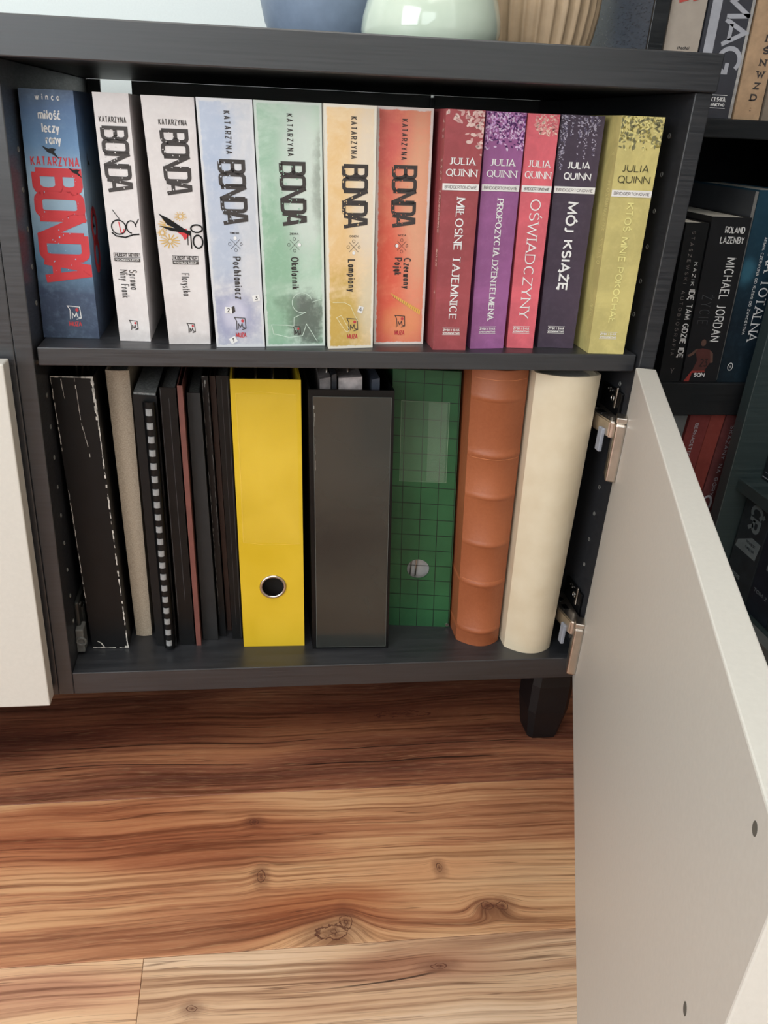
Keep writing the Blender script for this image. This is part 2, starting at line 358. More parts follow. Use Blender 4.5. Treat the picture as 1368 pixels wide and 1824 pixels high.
# ------------------------------------------------------------------ stroke lettering
def arc(cx, cy, rx, ry, a0, a1, n=9):
    return [(cx+rx*math.cos(math.radians(a0+(a1-a0)*i/n)), cy+ry*math.sin(math.radians(a0+(a1-a0)*i/n))) for i in range(n+1)]
O_ = arc(.5, .5, .5, .5, 90, 450, 20)
P_ = [(0, 0), (0, 1), (.55, 1)]+arc(.6, .72, .4, .28, 90, -90, 8)+[(0, .44)]
o_ = arc(.45, .33, .45, .33, 90, 450, 16)
G = {
 'A': (1, [[(0, 0), (.5, 1), (1, 0)], [(.17, .3), (.83, .3)]]),
 'B': (.85, [[(0, 0), (0, 1), (.5, 1)]+arc(.55, .77, .38, .23, 90, -90, 7)+[(0, .54)], [(.5, .54)]+arc(.58, .27, .42, .27, 90, -90, 7)+[(0, 0)]]),
 'C': (.95, [arc(.55, .5, .5, .5, 48, 312, 14)]), 'D': (.95, [[(0, 0), (0, 1), (.4, 1)]+arc(.45, .5, .55, .5, 90, -90, 12)+[(0, 0)]]),
 'E': (.75, [[(1, 1), (0, 1), (0, 0), (1, 0)], [(0, .52), (.8, .52)]]), 'F': (.7, [[(1, 1), (0, 1), (0, 0)], [(0, .52), (.8, .52)]]),
 'G': (1, [arc(.52, .5, .5, .5, 48, 330, 14)+[(1, .3), (1, .46), (.62, .46)]]), 'H': (.95, [[(0, 0), (0, 1)], [(1, 0), (1, 1)], [(0, .5), (1, .5)]]),
 'I': (.12, [[(.5, 0), (.5, 1)]]), 'J': (.5, [[(.8, 1), (.8, .25)]+arc(.35, .25, .45, .25, 0, -130, 6)]), 'K': (.9, [[(0, 0), (0, 1)], [(1, 1), (0, .42)], [(.3, .6), (1, 0)]]),
 'L': (.7, [[(0, 1), (0, 0), (1, 0)]]), 'M': (1.2, [[(0, 0), (.05, 1), (.5, .15), (.95, 1), (1, 0)]]), 'N': (1, [[(0, 0), (0, 1), (1, 0), (1, 1)]]),
 'O': (1.05, [O_]), 'P': (.8, [P_]), 'Q': (1.05, [O_, [(.6, .2), (1.02, -.12)]]), 'R': (.88, [P_, [(.5, .44), (1, 0)]]),
 'S': (.75, [arc(.5, .75, .45, .25, 25, 250, 8)+arc(.5, .25, .48, .25, 80, -155, 9)]), 'T': (.85, [[(0, 1), (1, 1)], [(.5, 1), (.5, 0)]]),
 'U': (.95, [[(0, 1), (0, .35)]+arc(.5, .35, .5, .35, 180, 360, 8)+[(1, 1)]]), 'V': (.95, [[(0, 1), (.5, 0), (1, 1)]]),
 'W': (1.4, [[(0, 1), (.26, 0), (.5, .8), (.74, 0), (1, 1)]]), 'Y': (.9, [[(0, 1), (.5, .45), (1, 1)], [(.5, .45), (.5, 0)]]), 'Z': (.85, [[(0, 1), (1, 1), (0, 0), (1, 0)]]),
 'a': (.55, [o_, [(.92, .66), (.92, 0)]]), 'c': (.5, [arc(.5, .33, .5, .33, 48, 312, 10)]), 'e': (.55, [[(.05, .36), (.95, .36)]+arc(.5, .33, .47, .33, 5, 315, 12)]),
 'f': (.35, [[(1, .98), (.6, 1), (.4, .85), (.4, 0)], [(0, .64), (.95, .64)]]), 'h': (.52, [[(0, 0), (0, 1)], [(0, .42)]+arc(.47, .4, .47, .26, 180, 0, 7)+[(.94, 0)]]),
 'i': (.1, [[(.5, 0), (.5, .66)], [(.5, .84), (.5, .96)]]), 'j': (.3, [[(.7, .66), (.7, -.2), (.2, -.3)], [(.7, .84), (.7, .96)]]),
 'k': (.5, [[(0, 0), (0, 1)], [(.95, .66), (0, .25)], [(.3, .38), (1, 0)]]), 'l': (.1, [[(.5, 0), (.5, 1)]]),
 'm': (.85, [[(0, 0), (0, .66)], [(0, .42)]+arc(.25, .42, .25, .24, 180, 0, 6)+[(.5, 0)], [(.5, .42)]+arc(.75, .42, .25, .24, 180, 0, 6)+[(1, 0)]]),
 'n': (.52, [[(0, 0), (0, .66)], [(0, .4)]+arc(.47, .4, .47, .26, 180, 0, 7)+[(.94, 0)]]), 'o': (.57, [o_]), 'p': (.55, [[(0, -.3), (0, .66)], o_]),
 'r': (.35, [[(0, 0), (0, .66)], [(0, .4), (.3, .62), (1, .62)]]), 's': (.45, [arc(.5, .5, .42, .16, 25, 250, 7)+arc(.5, .17, .45, .17, 80, -155, 8)]),
 't': (.4, [[(.4, .95), (.4, .12), (.6, 0), (1, 0)], [(0, .66), (1, .66)]]), 'u': (.52, [[(0, .66), (0, .25)]+arc(.45, .25, .45, .25, 180, 360, 7)+[(.9, .66), (.9, 0)]]),
 'w': (.8, [[(0, .66), (.26, 0), (.5, .55), (.74, 0), (1, .66)]]), 'y': (.52, [[(0, .66), (.5, 0)], [(1, .66), (.5, 0), (.25, -.3)]]), 'z': (.45, [[(0, .66), (1, .66), (0, 0), (1, 0)]]),
 '1': (.35, [[(0, .75), (.6, 1), (.6, 0)]]), '2': (.6, [arc(.5, .72, .45, .28, 160, -20, 8)+[(0, 0), (1, 0)]]), '3': (.6, [[(.1, 1), (.9, 1), (.45, .6)]+arc(.45, .3, .5, .3, 80, -150, 8)]),
 '4': (.6, [[(.75, 0), (.75, 1), (0, .3), (1, .3)]]), '8': (.6, [arc(.5, .76, .38, .24, 90, 450, 12), arc(.5, .27, .48, .27, 90, 450, 12)]),
 ':': (.1, [[(.5, .1), (.5, .22)], [(.5, .6), (.5, .72)]]), '-': (.4, [[(0, .45), (1, .45)]]), ' ': (.45, []), '.': (.1, [[(.5, 0), (.5, .1)]]),
}
for acc, base in {'Ó': 'O', 'Ś': 'S', 'Ć': 'C', 'Ź': 'Z', 'Ń': 'N'}.items(): G[acc] = (G[base][0], G[base][1]+[[(.42, 1.12), (.66, 1.3)]])
for acc, base in {'ś': 's', 'ć': 'c'}.items(): G[acc] = (G[base][0], G[base][1]+[[(.42, .8), (.75, 1.0)]])
G['Ż'] = (G['Z'][0], G['Z'][1]+[[(.5, 1.12), (.5, 1.24)]])
G['Ą'] = (1, G['A'][1]+[[(1, 0), (.85, -.14), (1.02, -.24)]]); G['Ę'] = (.75, G['E'][1]+[[(.85, 0), (.65, -.14), (.9, -.24)]])
G['ą'] = (.55, G['a'][1]+[[(.92, 0), (.75, -.14), (.98, -.22)]])
G['Ł'] = (.7, G['L'][1]+[[(-.22, .36), (.5, .68)]]); G['ł'] = (.2, [[(.5, 0), (.5, 1)], [(-.4, .4), (1.3, .62)]])
blkO = [(.5, 1)]+arc(.72, .84, .28, .16, 90, 0, 4)+arc(.72, .16, .28, .16, 0, -90, 4)+arc(.28, .16, .28, .16, 270, 180, 4)+arc(.28, .84, .28, .16, 180, 90, 4)+[(.5, 1)]
BLK = {'O': (1, [blkO]), 'A': (1, [[(0, 0), (.36, 1), (.64, 1), (1, 0)], [(.2, .27), (.8, .27)]]),
       'D': (1, [[(0, 0), (0, 1), (.6, 1)]+arc(.68, .82, .32, .18, 90, 0, 4)+arc(.68, .18, .32, .18, 0, -90, 4)+[(0, 0)]]),
       'B': (1, [[(0, 0), (0, 1), (.6, 1)]+arc(.66, .77, .3, .23, 90, -90, 6)+[(0, .54)], [(.6, .54)]+arc(.68, .27, .32, .27, 90, -90, 6)+[(0, 0)]]), 'N': (1, [[(0, 0), (0, 1), (1, 0), (1, 1)]])}

class Decal:
    """flat print in a local (u,v) centimetre frame mapped onto a surface by F(u,v,off)"""
    def __init__(s, F, off=.02): s.F = F; s.bm = bmesh.new(); s.off = off
    def poly(s, pts, off=None):
        o = s.off if off is None else off
        try: s.bm.faces.new([s.bm.verts.new(s.F(u, v, o)) for u, v in pts])
        except ValueError: pass
    def strip(s, pts, w, contrast=1.0, T=None):
        T = T or (lambda p: p)
        n = len(pts)
        if n < 2: return
        closed = math.dist(pts[0], pts[-1]) < 1e-6
        segs = []
        for a, b in zip(pts, pts[1:]):
            dx, dy = b[0]-a[0], b[1]-a[1]; L = math.hypot(dx, dy)
            if L < 1e-7: continue
            t = contrast+(1-contrast)*(abs(dy)/L)**1.5
            segs.append((a, b, dx/L, dy/L, w*t/2))
        m = len(segs)
        if not m: return
        def corner(i, j):
            a1, b1, dx1, dy1, h1 = segs[i]; a2, b2, dx2, dy2, h2 = segs[j]
            n1 = (-dy1, dx1); n2 = (-dy2, dx2); bx, by = n1[0]+n2[0], n1[1]+n2[1]; L = math.hypot(bx, by)
            h = (h1+h2)/2
            if L < .6: return None
            bx /= L; by /= L; c = max(.45, bx*n1[0]+by*n1[1])
            return (bx*h/c, by*h/c)
        for i in range(m):
            a, b, dx, dy, h = segs[i]; nn = (-dy*h, dx*h)
            st = corner(i-1, i) if (i > 0 or closed) else None
            en = corner(i, (i+1) % m) if (i < m-1 or closed) else None
            A, B = a, b
            if st is None:
                st = nn
                if i > 0: A = (a[0]-dx*h*.8, a[1]-dy*h*.8)
            if en is None:
                en = nn
                if i < m-1: B = (b[0]+dx*h*.8, b[1]+dy*h*.8)
            q = [(A[0]+st[0], A[1]+st[1]), (A[0]-st[0], A[1]-st[1]), (B[0]-en[0], B[1]-en[1]), (B[0]+en[0], B[1]+en[1])]
            s.poly([T(p) for p in q])
    def text(s, txt, u, v, length, height, weight, vert=False, serif=False, font=None, contrast=1.0, gap=.28, jitter=0):
        """horizontal: starts at (u,v) baseline-left. vert: reads downwards, starts at top v, glyph tops to +u, baseline at u."""
        T = (lambda p: (u+p[1], v-p[0])) if vert else (lambda p: (u+p[0], v+p[1]))
        ws = []
        for ch in txt:
            g = (font or {}).get(ch) or G.get(ch) or G[' ']
            ws.append(g[0])
        nat = sum(ws)*height*.62+gap*height*.62*(len(txt)-1)
        kx = (length-weight)/nat*height*.62
        x = weight/2; hh = height-weight
        for ch, gw in zip(txt, ws):
            g = (font or {}).get(ch) or G.get(ch) or G[' ']
            W_ = gw*kx
            for path in g[1]:
                pts = [(x+px*W_, weight/2+py*hh) for px, py in path]
                s.strip(pts, weight, contrast, T)
                if serif:
                    for (q, r), (pq, pr) in (((pts[0], pts[1]), (path[0], path[1])), ((pts[-1], pts[-2]), (path[-1], path[-2]))):
                        if abs(q[1]-r[1]) > abs(q[0]-r[0])*.8 and (abs(pq[1]) < .03 or abs(pq[1]-1) < .03):
                            s.strip([(q[0]-weight*1.15, q[1]), (q[0]+weight*1.15, q[1])], weight*.45, 1, T)
            x += (gw+gap)*kx
    def disc(s, u, v, r, n=16, ru=None, ang=0):
        ru = ru or r; ca, sa = math.cos(ang), math.sin(ang)
        s.poly([(u+ru*math.cos(t)*ca-r*math.sin(t)*sa, v+ru*math.cos(t)*sa+r*math.sin(t)*ca) for t in [2*math.pi*i/n for i in range(n)]])
    def done(s, name, mat, parent, origin=None):
        return link_bm(name, s.bm, mat, parent, wloc(parent) if origin is None else origin, recalc=False)

# ------------------------------------------------------------------ book builder
class Book:
    def __init__(s, name, label, cat, quad, z0, depth, mat, th=.12, pages=PAGES, group=None, inset=.12, bulge=0, pages_top=None, bumps=None, nz=None, noback=False):
        (s.x0, s.y0), (s.x1, s.y1), (s.t0, s.h), (s.t1, _) = quad
        s.z0 = z0; s.w = (s.x1-s.x0+s.t1-s.t0)/2; s.depth = depth; s.bulge = bulge; s.bumps = bumps
        s.e = thing(name, ((s.x0+s.x1)/2, (s.y0+s.y1)/2+depth/2, z0), label, cat, group)
        W_ = s.w
        out = []
        nb = 12 if bulge else 1
        for i in range(nb+1):
            u = W_*i/nb; out.append((u, -bulge*math.sin(math.pi*i/nb)**.8 if bulge else 0))
        prof = [(0, depth)]+out+[(W_, depth), (W_-th, depth)]+[(min(max(u, th), W_-th), yy+th) for u, yy in out[::-1]]+[(th, depth)]
        nz = nz or 1
        zs = [s.h*i/nz for i in range(nz+1)]
        if bumps: zs = sorted(set(zs+[b+d for b in bumps for d in (-.45, -.3, -.12, 0, .12, .3, .45)]))
        bm = bmesh.new(); uvl = bm.loops.layers.uv.new('UVMap'); rings = []; uvd = {}
        for z in zs:
            r = []
            for j, (u, yy) in enumerate(prof):
                off = yy
                if bumps and 0 < j < nb+2:
                    b = sum(max(0, math.cos(min(1, abs(z-c)/.45)*math.pi/2))*.22 for c in bumps); off -= b*math.sin(math.pi*(.12+.76*u/W_))
                v = bm.verts.new(s.P(u, z, 0, off)); uvd[v] = (u/W_, z/s.h); r.append(v)
            rings.append(r)
        n = len(prof)
        for a, b in zip(rings, rings[1:]):
            for i in range(n): bm.faces.new((a[i], a[(i+1) % n], b[(i+1) % n], b[i]))
        bm.faces.new(rings[0]); bm.faces.new(rings[-1][::-1])
        for f in bm.faces:
            for l in f.loops: l[uvl].uv = uvd[l.vert]
        s.cover = link_bm('cover', bm, mat, s.e, wloc(s.e))
        if bulge:
            for p in s.cover.data.polygons: p.use_smooth = True
            s.cover.data.set_sharp_from_angle(angle=math.radians(40))
        if pages:
            top = s.h-inset if pages_top is None else pages_top
            bm = bmesh.new()
            c = [(th+.01, -bulge*.5+th+.02), (W_-th-.01, -bulge*.5+th+.02), (W_-th-.01, depth-.15), (th+.01, depth-.15)]
            lo = [bm.verts.new(s.P(u, inset, 0, yy)) for u, yy in c]; hi = [bm.verts.new(s.P(u, top, 0, yy)) for u, yy in c]
            for i in range(4): bm.faces.new((lo[i], lo[(i+1) % 4], hi[(i+1) % 4], hi[i]))
            bm.faces.new(lo[::-1]); bm.faces.new(hi)
            link_bm('page_block', bm, pages, s.e, wloc(s.e))
    def P(s, u, v, off=0, yy=0):
        t = v/s.h; k = u/s.w
        xl = s.x0+(s.t0-s.x0)*t; xr = s.x1+(s.t1-s.x1)*t
        return Vector((xl+(xr-xl)*k, s.y0+(s.y1-s.y0)*k+yy-off, s.z0+v))
    def decal(s, off=.02): return Decal(lambda u, v, o: s.P(u, v, o), off)
    def side(s, off=.02):     # right cover: a = distance back from the spine
        return Decal(lambda a, v, o: s.P(s.w, v, 0, a)+Vector((o, 0, 0)), off)
    def lside(s, off=.02):
        return Decal(lambda a, v, o: s.P(0, v, 0, a)-Vector((o, 0, 0)), off)

def spine_mat(name, ca, cb, scale=1.0, patches=(), border=None, ramp=None, rough=.5, contrast=(.35, .65)):
    k = N(name, rough, .4); uv = k.uv(); u, v, _ = k.xyz(uv); ob = k.obj()
    nz = k.noise(ob, 28*scale, 8, .62, .6); nf = k.noise(ob, 160*scale, 5, .65)
    c = k.mix(k.smooth(nz, *contrast), lin(ca), lin(cb))
    if ramp: c = k.mix(.8, c, k.ramp(k.math('ADD', v, k.math('MULTIPLY', k.math('SUBTRACT', nz, .5), .1)), ramp))
    for (pc, cu, cv, ru, rv, soft, amt) in patches:
        d = k.math('SQRT', k.math('ADD', k.math('POWER', k.math('ABSOLUTE', k.math('DIVIDE', k.math('SUBTRACT', u, cu), ru)), 2.), k.math('POWER', k.math('ABSOLUTE', k.math('DIVIDE', k.math('SUBTRACT', v, cv), rv)), 2.)))
        d = k.math('ADD', d, k.math('MULTIPLY', k.math('SUBTRACT', nz, .5), 1.6))
        d = k.math('ADD', d, k.math('MULTIPLY', k.math('SUBTRACT', nf, .5), .7))
        c = k.mix(k.math('MULTIPLY', k.smooth(d, 1+soft, 1-soft), amt), c, lin(pc))
    c = k.mix(k.math('MULTIPLY', k.smooth(nf, .45, .75), .12), c, lin(tuple(min(255, x+40) for x in cb)))
    if border:
        bc, bw = border
        eu = k.math('MINIMUM', u, k.math('SUBTRACT', 1, u)); ev = k.math('MULTIPLY', k.math('MINIMUM', v, k.math('SUBTRACT', 1, v)), 4)
        e = k.math('SUBTRACT', k.math('MINIMUM', eu, ev), k.math('MULTIPLY', k.math('SUBTRACT', nf, .5), bw*1.2))
        c = k.mix(k.smooth(e, bw, bw*.6), c, lin(bc))
    k.set('Base Color', c); return k.m

FLB = flat('pale_blue_flecks', (150, 182, 204), .6)
FLW = flat('off_white_flecks', (206, 200, 198), .6)
INK = flat('charcoal_ink', (58, 52, 50), .6, vary=.05)
REDINK = flat('red_ink', (196, 52, 58), .55, vary=.04)
REDLOGO = flat('red_logo_ink', (190, 60, 66), .55, vary=.04)
BAND = flat('white_band_print', (222, 218, 214), .55, vary=.02)
GREYINK = flat('grey_ink', (120, 112, 110), .6)
Z = ZS1+.02
GB = 'thrillers in a matching series on the upper shelf'
GQ = 'romance paperbacks in a matching series on the upper shelf'
def elephant(bk, u, v, w_, h_, ink, dotmat=REDLOGO, word=True, wordmat=REDLOGO, wv=None):
    d = bk.decal(.03); t = .07
    d.strip([(u+.15*w_, v), (u+.18*w_, v+.7*h_), (u, v+h_), (u+w_*.95, v+h_*.93), (u+w_, v+.12*h_), (u+.62*w_, v+.02*h_)], t)
    d.strip([(u+.3*w_, v+.08*h_), (u+.33*w_, v+.5*h_), (u+.5*w_, v+.22*h_), (u+.66*w_, v+.52*h_), (u+.72*w_, v+.2*h_), (u+.95*w_, v+.14*h_)], t)
    d.done('publisher_emblem', ink, bk.e)
    d = bk.decal(.03); d.disc(u+.72*w_, v+.72*h_, .12*w_+.02, 10); d.done('emblem_dot', dotmat, bk.e)
    if word:
        d = bk.decal(.03); d.text('MUZA', u, wv, w_, .45, .07, gap=.35); d.done('publisher_lettering', wordmat, bk.e)
def chips(bk, mat, u0, u1, v0, v1, n, seed, side=0):
    r = random.Random(seed); d = bk.decal(.042)
    for i in range(n):
        u = r.uniform(u0, u1) if side == 0 else u0+(u1-u0)*r.random()**1.8; v = r.uniform(v0, v1); a = r.uniform(.02, .07)
        pts = [(u+a*r.uniform(.5, 1.4)*math.cos(t), v+a*r.uniform(.5, 1.6)*math.sin(t)) for t in [2*math.pi*q/6 for q in range(6)]]
        d.poly(pts)
    o = d.done('worn_print_flecks', mat, bk.e); tag(o, kind='stuff')

# --- 1 blue
m = spine_mat('blue_sky_cover', (78, 106, 140), (112, 142, 170), ramp=[(0, (44, 44, 58)), (.2, (50, 54, 76)), (.34, (96, 130, 156)), (.64, (164, 188, 204)), (.8, (100, 136, 174)), (.93, (84, 110, 148)), (1, (66, 76, 98))],
              patches=[((150, 175, 190), .8, .55, .3, .14, .5, .5)])
b = Book('book', 'wide dark blue thriller with red lettering, first from the left on the upper shelf', 'book', ((.12, 4.0), (5.22, 3.75), (.3, 20.78), (4.76, 20.82)), Z, 13.5, m, .06, group=GB)
d = b.decal(.03)
d.text('winca', 1.4, 19.97, 2.15, .5, .08, gap=.9); d.text('miłość', 1.5, 18.5, 2.0, .78, .12); d.text('leczy', 1.7, 17.5, 1.55, .78, .12); d.text('rany', 1.95, 16.6, 1.35, .78, .12)
d.done('title_lettering', WHITEINK, b.e)
d = b.decal(.03); d.text('KATARZYNA', .45, 14.9, 4.2, .75, .1, gap=.7); d.text('BONDA', .4, 14.75, 9.7, 4.35, .7, vert=True, font=BLK, gap=.16)
d.done('author_lettering', REDINK, b.e)
chips(b, FLB, .6, 4.6, 5.2, 14.6, 40, 3)
d = b.decal(.05)
for (cx, cy, k_) in ((2.3, 15.95, 1.0), (4.25, 14.4, .8)):
    d.poly([(cx-.75*k_, cy+.55*k_), (cx-.2*k_, cy+.32*k_), (cx+.15*k_, cy+.38*k_), (cx+.5*k_, cy+.3*k_), (cx+.25*k_, cy+.12*k_), (cx+.7*k_, cy-.5*k_), (cx+.1*k_, cy-.1*k_), (cx-.3*k_, cy+.05*k_)])
d.done('bird_silhouettes', BLACK, b.e)
elephant(b, 2.3, 1.75, 1.1, 1.25, WHITEINK, wv=1.12)
d = b.side(.03)   # red knot and birds on the front cover
for cz in (9.7, 7.2):
    d.strip([(3.3+1.15*math.cos(t), cz+1.35*math.sin(t)) for t in [2*math.pi*i/16 for i in range(17)]], .75)
d.done('red_cover_emblem', REDINK, b.e)
for (a, c) in ((3.2, 15.2), (3.0, 10.8), (2.6, 9.9)):
    d = b.side(.05); d.poly([(a-.5, c-.6), (a, c), (a+.1, c+.9), (a+.25, c+.1), (a+.9, c-.3), (a+.1, c-.25)]); d.done('cover_bird', BLACK, b.e)

# --- 2, 3 white
CREAM = (206, 199, 197)
m = spine_mat('white_cover', CREAM, (214, 208, 206), patches=[((176, 168, 166), .5, .02, .6, .03, .5, .4)])
b = Book('book', 'narrow off-white thriller with round glasses drawn on the spine', 'book', ((7.18, 3.16), (10.01, 2.95), (6.38, 20.74), (9.33, 20.77)), Z, 13.5, m, .06, group=GB)
def white_common(b, o, subt, sv):
    d = b.decal(.03); d.text('KATARZYNA', o, 18.5, 2.2, .46, .055, gap=.7); d.done('first_name_lettering', INK, b.e)
    d = b.decal(.03); d.text('BONDA', o+.0, 18.25, 5.25, 2.25, .31, vert=True, font=BLK, gap=.12)
    d.done('author_lettering', INK, b.e); d = b.decal(.03)
    d.strip([(o+.0, 7.95), (o+2.3, 7.95), (o+2.3, 7.6), (o+0, 7.6), (o+0, 7.95)], .04)
    d.text('HUBERT MEYER', o+.1, 7.63, 2.1, .3, .045, gap=.3); d.poly([(o, 7.52), (o+2.3, 7.52), (o+2.3, 7.22), (o, 7.22)]); d.done('series_badge', INK, b.e)
    d = b.decal(.03)
    for t_, uu, ln in subt: d.text(t_, uu, sv, ln, .72, .065, vert=True, gap=.5)
    d.done('title_lettering', INK, b.e)
    d = b.decal(.04); d.text('PSYCHOLOG SLEDCZY', o+.1, 7.29, 2.1, .17, .03, gap=.3); d.done('small_lettering', BAND, b.e)
    chips(b, FLW, o+.1, o+1.5, 13.2, 18.2, 34, int(o*10)+5, 1)
    elephant(b, o+.75, 1.05, .75, .9, INK, word=False)
white_common(b, .32, [('Sprawa', 1.5, 1.75), ('Niny Frank', .65, 2.5)], 6.5)
d = b.decal(.03)   # glasses
d.strip([(1.0+.62*math.cos(t), 10.15+.6*math.sin(t)) for t in [2*math.pi*i/16 for i in range(17)]], .1)
d.strip([(2.1+.42*math.cos(t), 10.2+.52*math.sin(t)) for t in [2*math.pi*i/16 for i in range(13)]], .1)
d.strip([(.6, 11.6), (1.15, 10.8)], .06); d.strip([(.35, 9.7), (.7, 9.4), (1.5, 9.3), (2.2, 9.55), (2.75, 9.6)], .12); d.strip([(1.6, 10.3), (1.75, 10.35)], .12); d.strip([(2.5, 10.4), (2.8, 10.9)], .08)
d.done('glasses_drawing', BLACK, b.e)
d = b.decal(.035); d.strip([(1.05, 10.6), (1.15, 9.7), (1.4, 9.75), (1.45, 10.0)], .08); d.done('red_ink_splash', REDINK, b.e)

b = Book('book', 'wide off-white thriller with scissors and yellow flowers on the spine', 'book', ((11.79, 2.1), (15.56, 2.38), (10.4, 20.67), (14.70, 20.74)), Z, 13.5, m, .06, group=GB)
white_common(b, 1.15, [('Florystka', 1.8, 2.0)], 6.45)
d = b.decal(.03)
for cx, cy, r_ in ((1.0, 10.6, .8), (1.1, 9.2, .95), (2.2, 11.3, .6), (.5, 9.9, .5)):
    for q in range(13):
        a = q*2*math.pi/13+.2; d.poly([(cx+.15*math.cos(a-.25), cy+.15*math.sin(a-.25)), (cx+r_*.9*math.cos(a-.1), cy+r_*.6*math.sin(a-.1)), (cx+r_*math.cos(a), cy+r_*.68*math.sin(a)), (cx+.15*math.cos(a+.25), cy+.15*math.sin(a+.25))])
d.done('yellow_flower_print', flat('yellow_flower_ink', (206, 166, 84), .6), b.e)
d = b.decal(.045)
d.poly([(.35, 11.5), (1.2, 11.1), (3.0, 9.9), (2.9, 9.7), (1.0, 10.6)]); d.poly([(.3, 10.5), (3.0, 10.1), (3.0, 9.85), (1.2, 10.1)])
d.strip([(3.0+.5+.5*math.cos(t), 10.3+.32*math.sin(t)) for t in [2*math.pi*i/14 for i in range(15)]], .13)
d.strip([(3.0+.55+.42*math.cos(t), 9.2+.55*math.sin(t)) for t in [2*math.pi*i/14 for i in range(15)]], .13)
d.strip([(2.7, 9.8), (2.65, 8.9)], .07); d.strip([(2.95, 9.8), (2.95, 8.6)], .1)
d.done('scissors_print', BLACK, b.e)
d = b.decal(.04); d.poly([(1.8, 10.0), (2.6, 10.3), (2.9, 9.8), (2.4, 9.3), (2.2, 9.7)]); d.done('red_ink_splash', REDINK, b.e)

# --- 4..7 coloured series
def cross(d, u, v, r=.42):
    d.strip([(u-r, v-r), (u+r, v+r)], .03); d.strip([(u-r, v+r), (u+r, v-r)], .03)
    for dx, dy in ((0, 1), (0, -1), (-1, 0)):
        d.strip([(u+dx*r*1.2+.13*math.cos(t), v+dy*r*1.2+.14*math.sin(t)) for t in [2*math.pi*i/8 for i in range(9)]], .028)
    d.strip([(u+r*1.1, v-.12), (u+r*1.45, v), (u+r*1.2, v+.16), (u+r*.9, v), (u+r*1.1, v-.12)], .028)
def bonda(quad, label, mat, o, title, emb, elem, crossu, tu, tl, wordy=True, solid=None, fleck=None):
    b = Book('book', label, 'book', quad, Z, 13.5, mat, .06, group=GB)
    d = b.decal(.03)
    d.text('KATARZYNA', o+.78, 19.78, 3.28, .52, .07, vert=True, gap=.95); d.done('first_name_lettering', INK, b.e); d = b.decal(.03)
    d.text('BONDA', o, 16.08, 5.3, 2.3, .32, vert=True, font=BLK, gap=.12); d.done('author_lettering', INK, b.e); d = b.decal(.03)
    d.text(elem, crossu-.4, 10.05, .8, .18, .03, gap=.3); cross(d, crossu, 9.2); d.done('suit_emblem', INK, b.e); d = b.decal(.03)
    for t_, uu, ln in title: d.text(t_, uu, 8.15, ln, .72, .11, vert=True, gap=.55)
    d.done('title_lettering', INK, b.e)
    chips(b, fleck, o+.1, o+1.7, 11, 16, 40, int(o*7)+2, 1)
    if solid: 
        d = b.decal(.035); d.disc(crossu+solid[0], 9.2+solid[1], .15, 10); d.done('white_suit_mark', WHITEINK, b.e)
    elephant(b, *emb, INK, word=wordy, wv=.9)
    return b
m4 = spine_mat('pale_blue_stained_cover', (190, 193, 200), (204, 203, 206), patches=[((160, 176, 202), .22, .9, .4, .2, .6, .6), ((166, 178, 200), .3, .55, .25, .25, .6, .6), ((140, 142, 176), .45, .14, .45, .12, .6, .75), ((206, 204, 218), .45, .15, .22, .06, .5, .7)], border=((205, 205, 208), .06))
b = bonda(((16.16, 1.3), (20.62, 1.62), (14.89, 20.69), (19.48, 20.73)), 'white thriller with pale blue and violet stains and numbered dice on the spine', m4, 1.35, [('Pochłaniacz', 2.05, 3.75)], (1.85, 1.6, 1.0, 1.15), 'POWIETRZE', 2.4, 2, 3, solid=(0, .5), fleck=flat('grey_blue_flecks', (190, 196, 208), .6))
for dg, cu, cv, ang, dark in (('3', 3.95, 4.5, .2, 0), ('2', 1.35, 3.4, -.1, 1), ('1', 1.6, .65, .5, 0)):
    d = b.decal(.03); c_, s_ = math.cos(ang), math.sin(ang)
    d.poly([(cu+x*c_-y*s_, cv+x*s_+y*c_) for x, y in ((-.32, -.28), (.32, -.28), (.32, .28), (-.32, .28))]); d.done('dice_print', WHITEINK, b.e)
    d = b.decal(.045); d.text(dg, cu-.12, cv-.18, .26, .38, .06)
    if dark: d.poly([(cu+.32, cv-.3), (cu+.62, cv-.1), (cu+.55, cv+.4), (cu+.3, cv+.28)])
    d.done('dice_number', INK, b.e)
m5 = spine_mat('green_stained_cover', (146, 180, 156), (180, 200, 184), patches=[((198, 206, 198), .72, .72, .34, .3, .5, .9), ((130, 138, 128), .97, .7, .12, .16, .5, .7), ((92, 100, 92), .7, .13, .3, .13, .35, .95), ((104, 110, 104), .45, .2, .25, .04, .4, .7), ((134, 172, 142), .22, .3, .3, .3, .5, .5)], border=((196, 206, 198), .05))
b = bonda(((20.75, 1.7), (26.33, 2.31), (19.57, 20.69), (25.30, 20.73)), 'green mottled thriller with dark stain and white crime-scene outline on the spine', m5, 1.88, [('Okularnik', 2.62, 2.9)], (2.6, 1.05, .7, .85), 'ZIEMIA', 3.0, 2, 3, False, solid=(.45, 0), fleck=flat('green_flecks', (150, 186, 162), .6))
d = b.decal(.038)
d.strip(arc(3.55, 4.05, .95, .92, 20, 290, 16)+[(2.75, 2.7), (2.7, 1.9), (2.0, 2.0), (.6, 2.05), (.75, 1.2), (2.2, .85), (3.5, 1.0), (3.9, 2.1), (4.9, .45)], .05)
d.strip([(4.45, 4.1), (4.7, 4.2), (5.3, 4.35)], .05)
d.done('white_outline_print', flat('pale_green_line_ink', (206, 222, 208), .6), b.e)
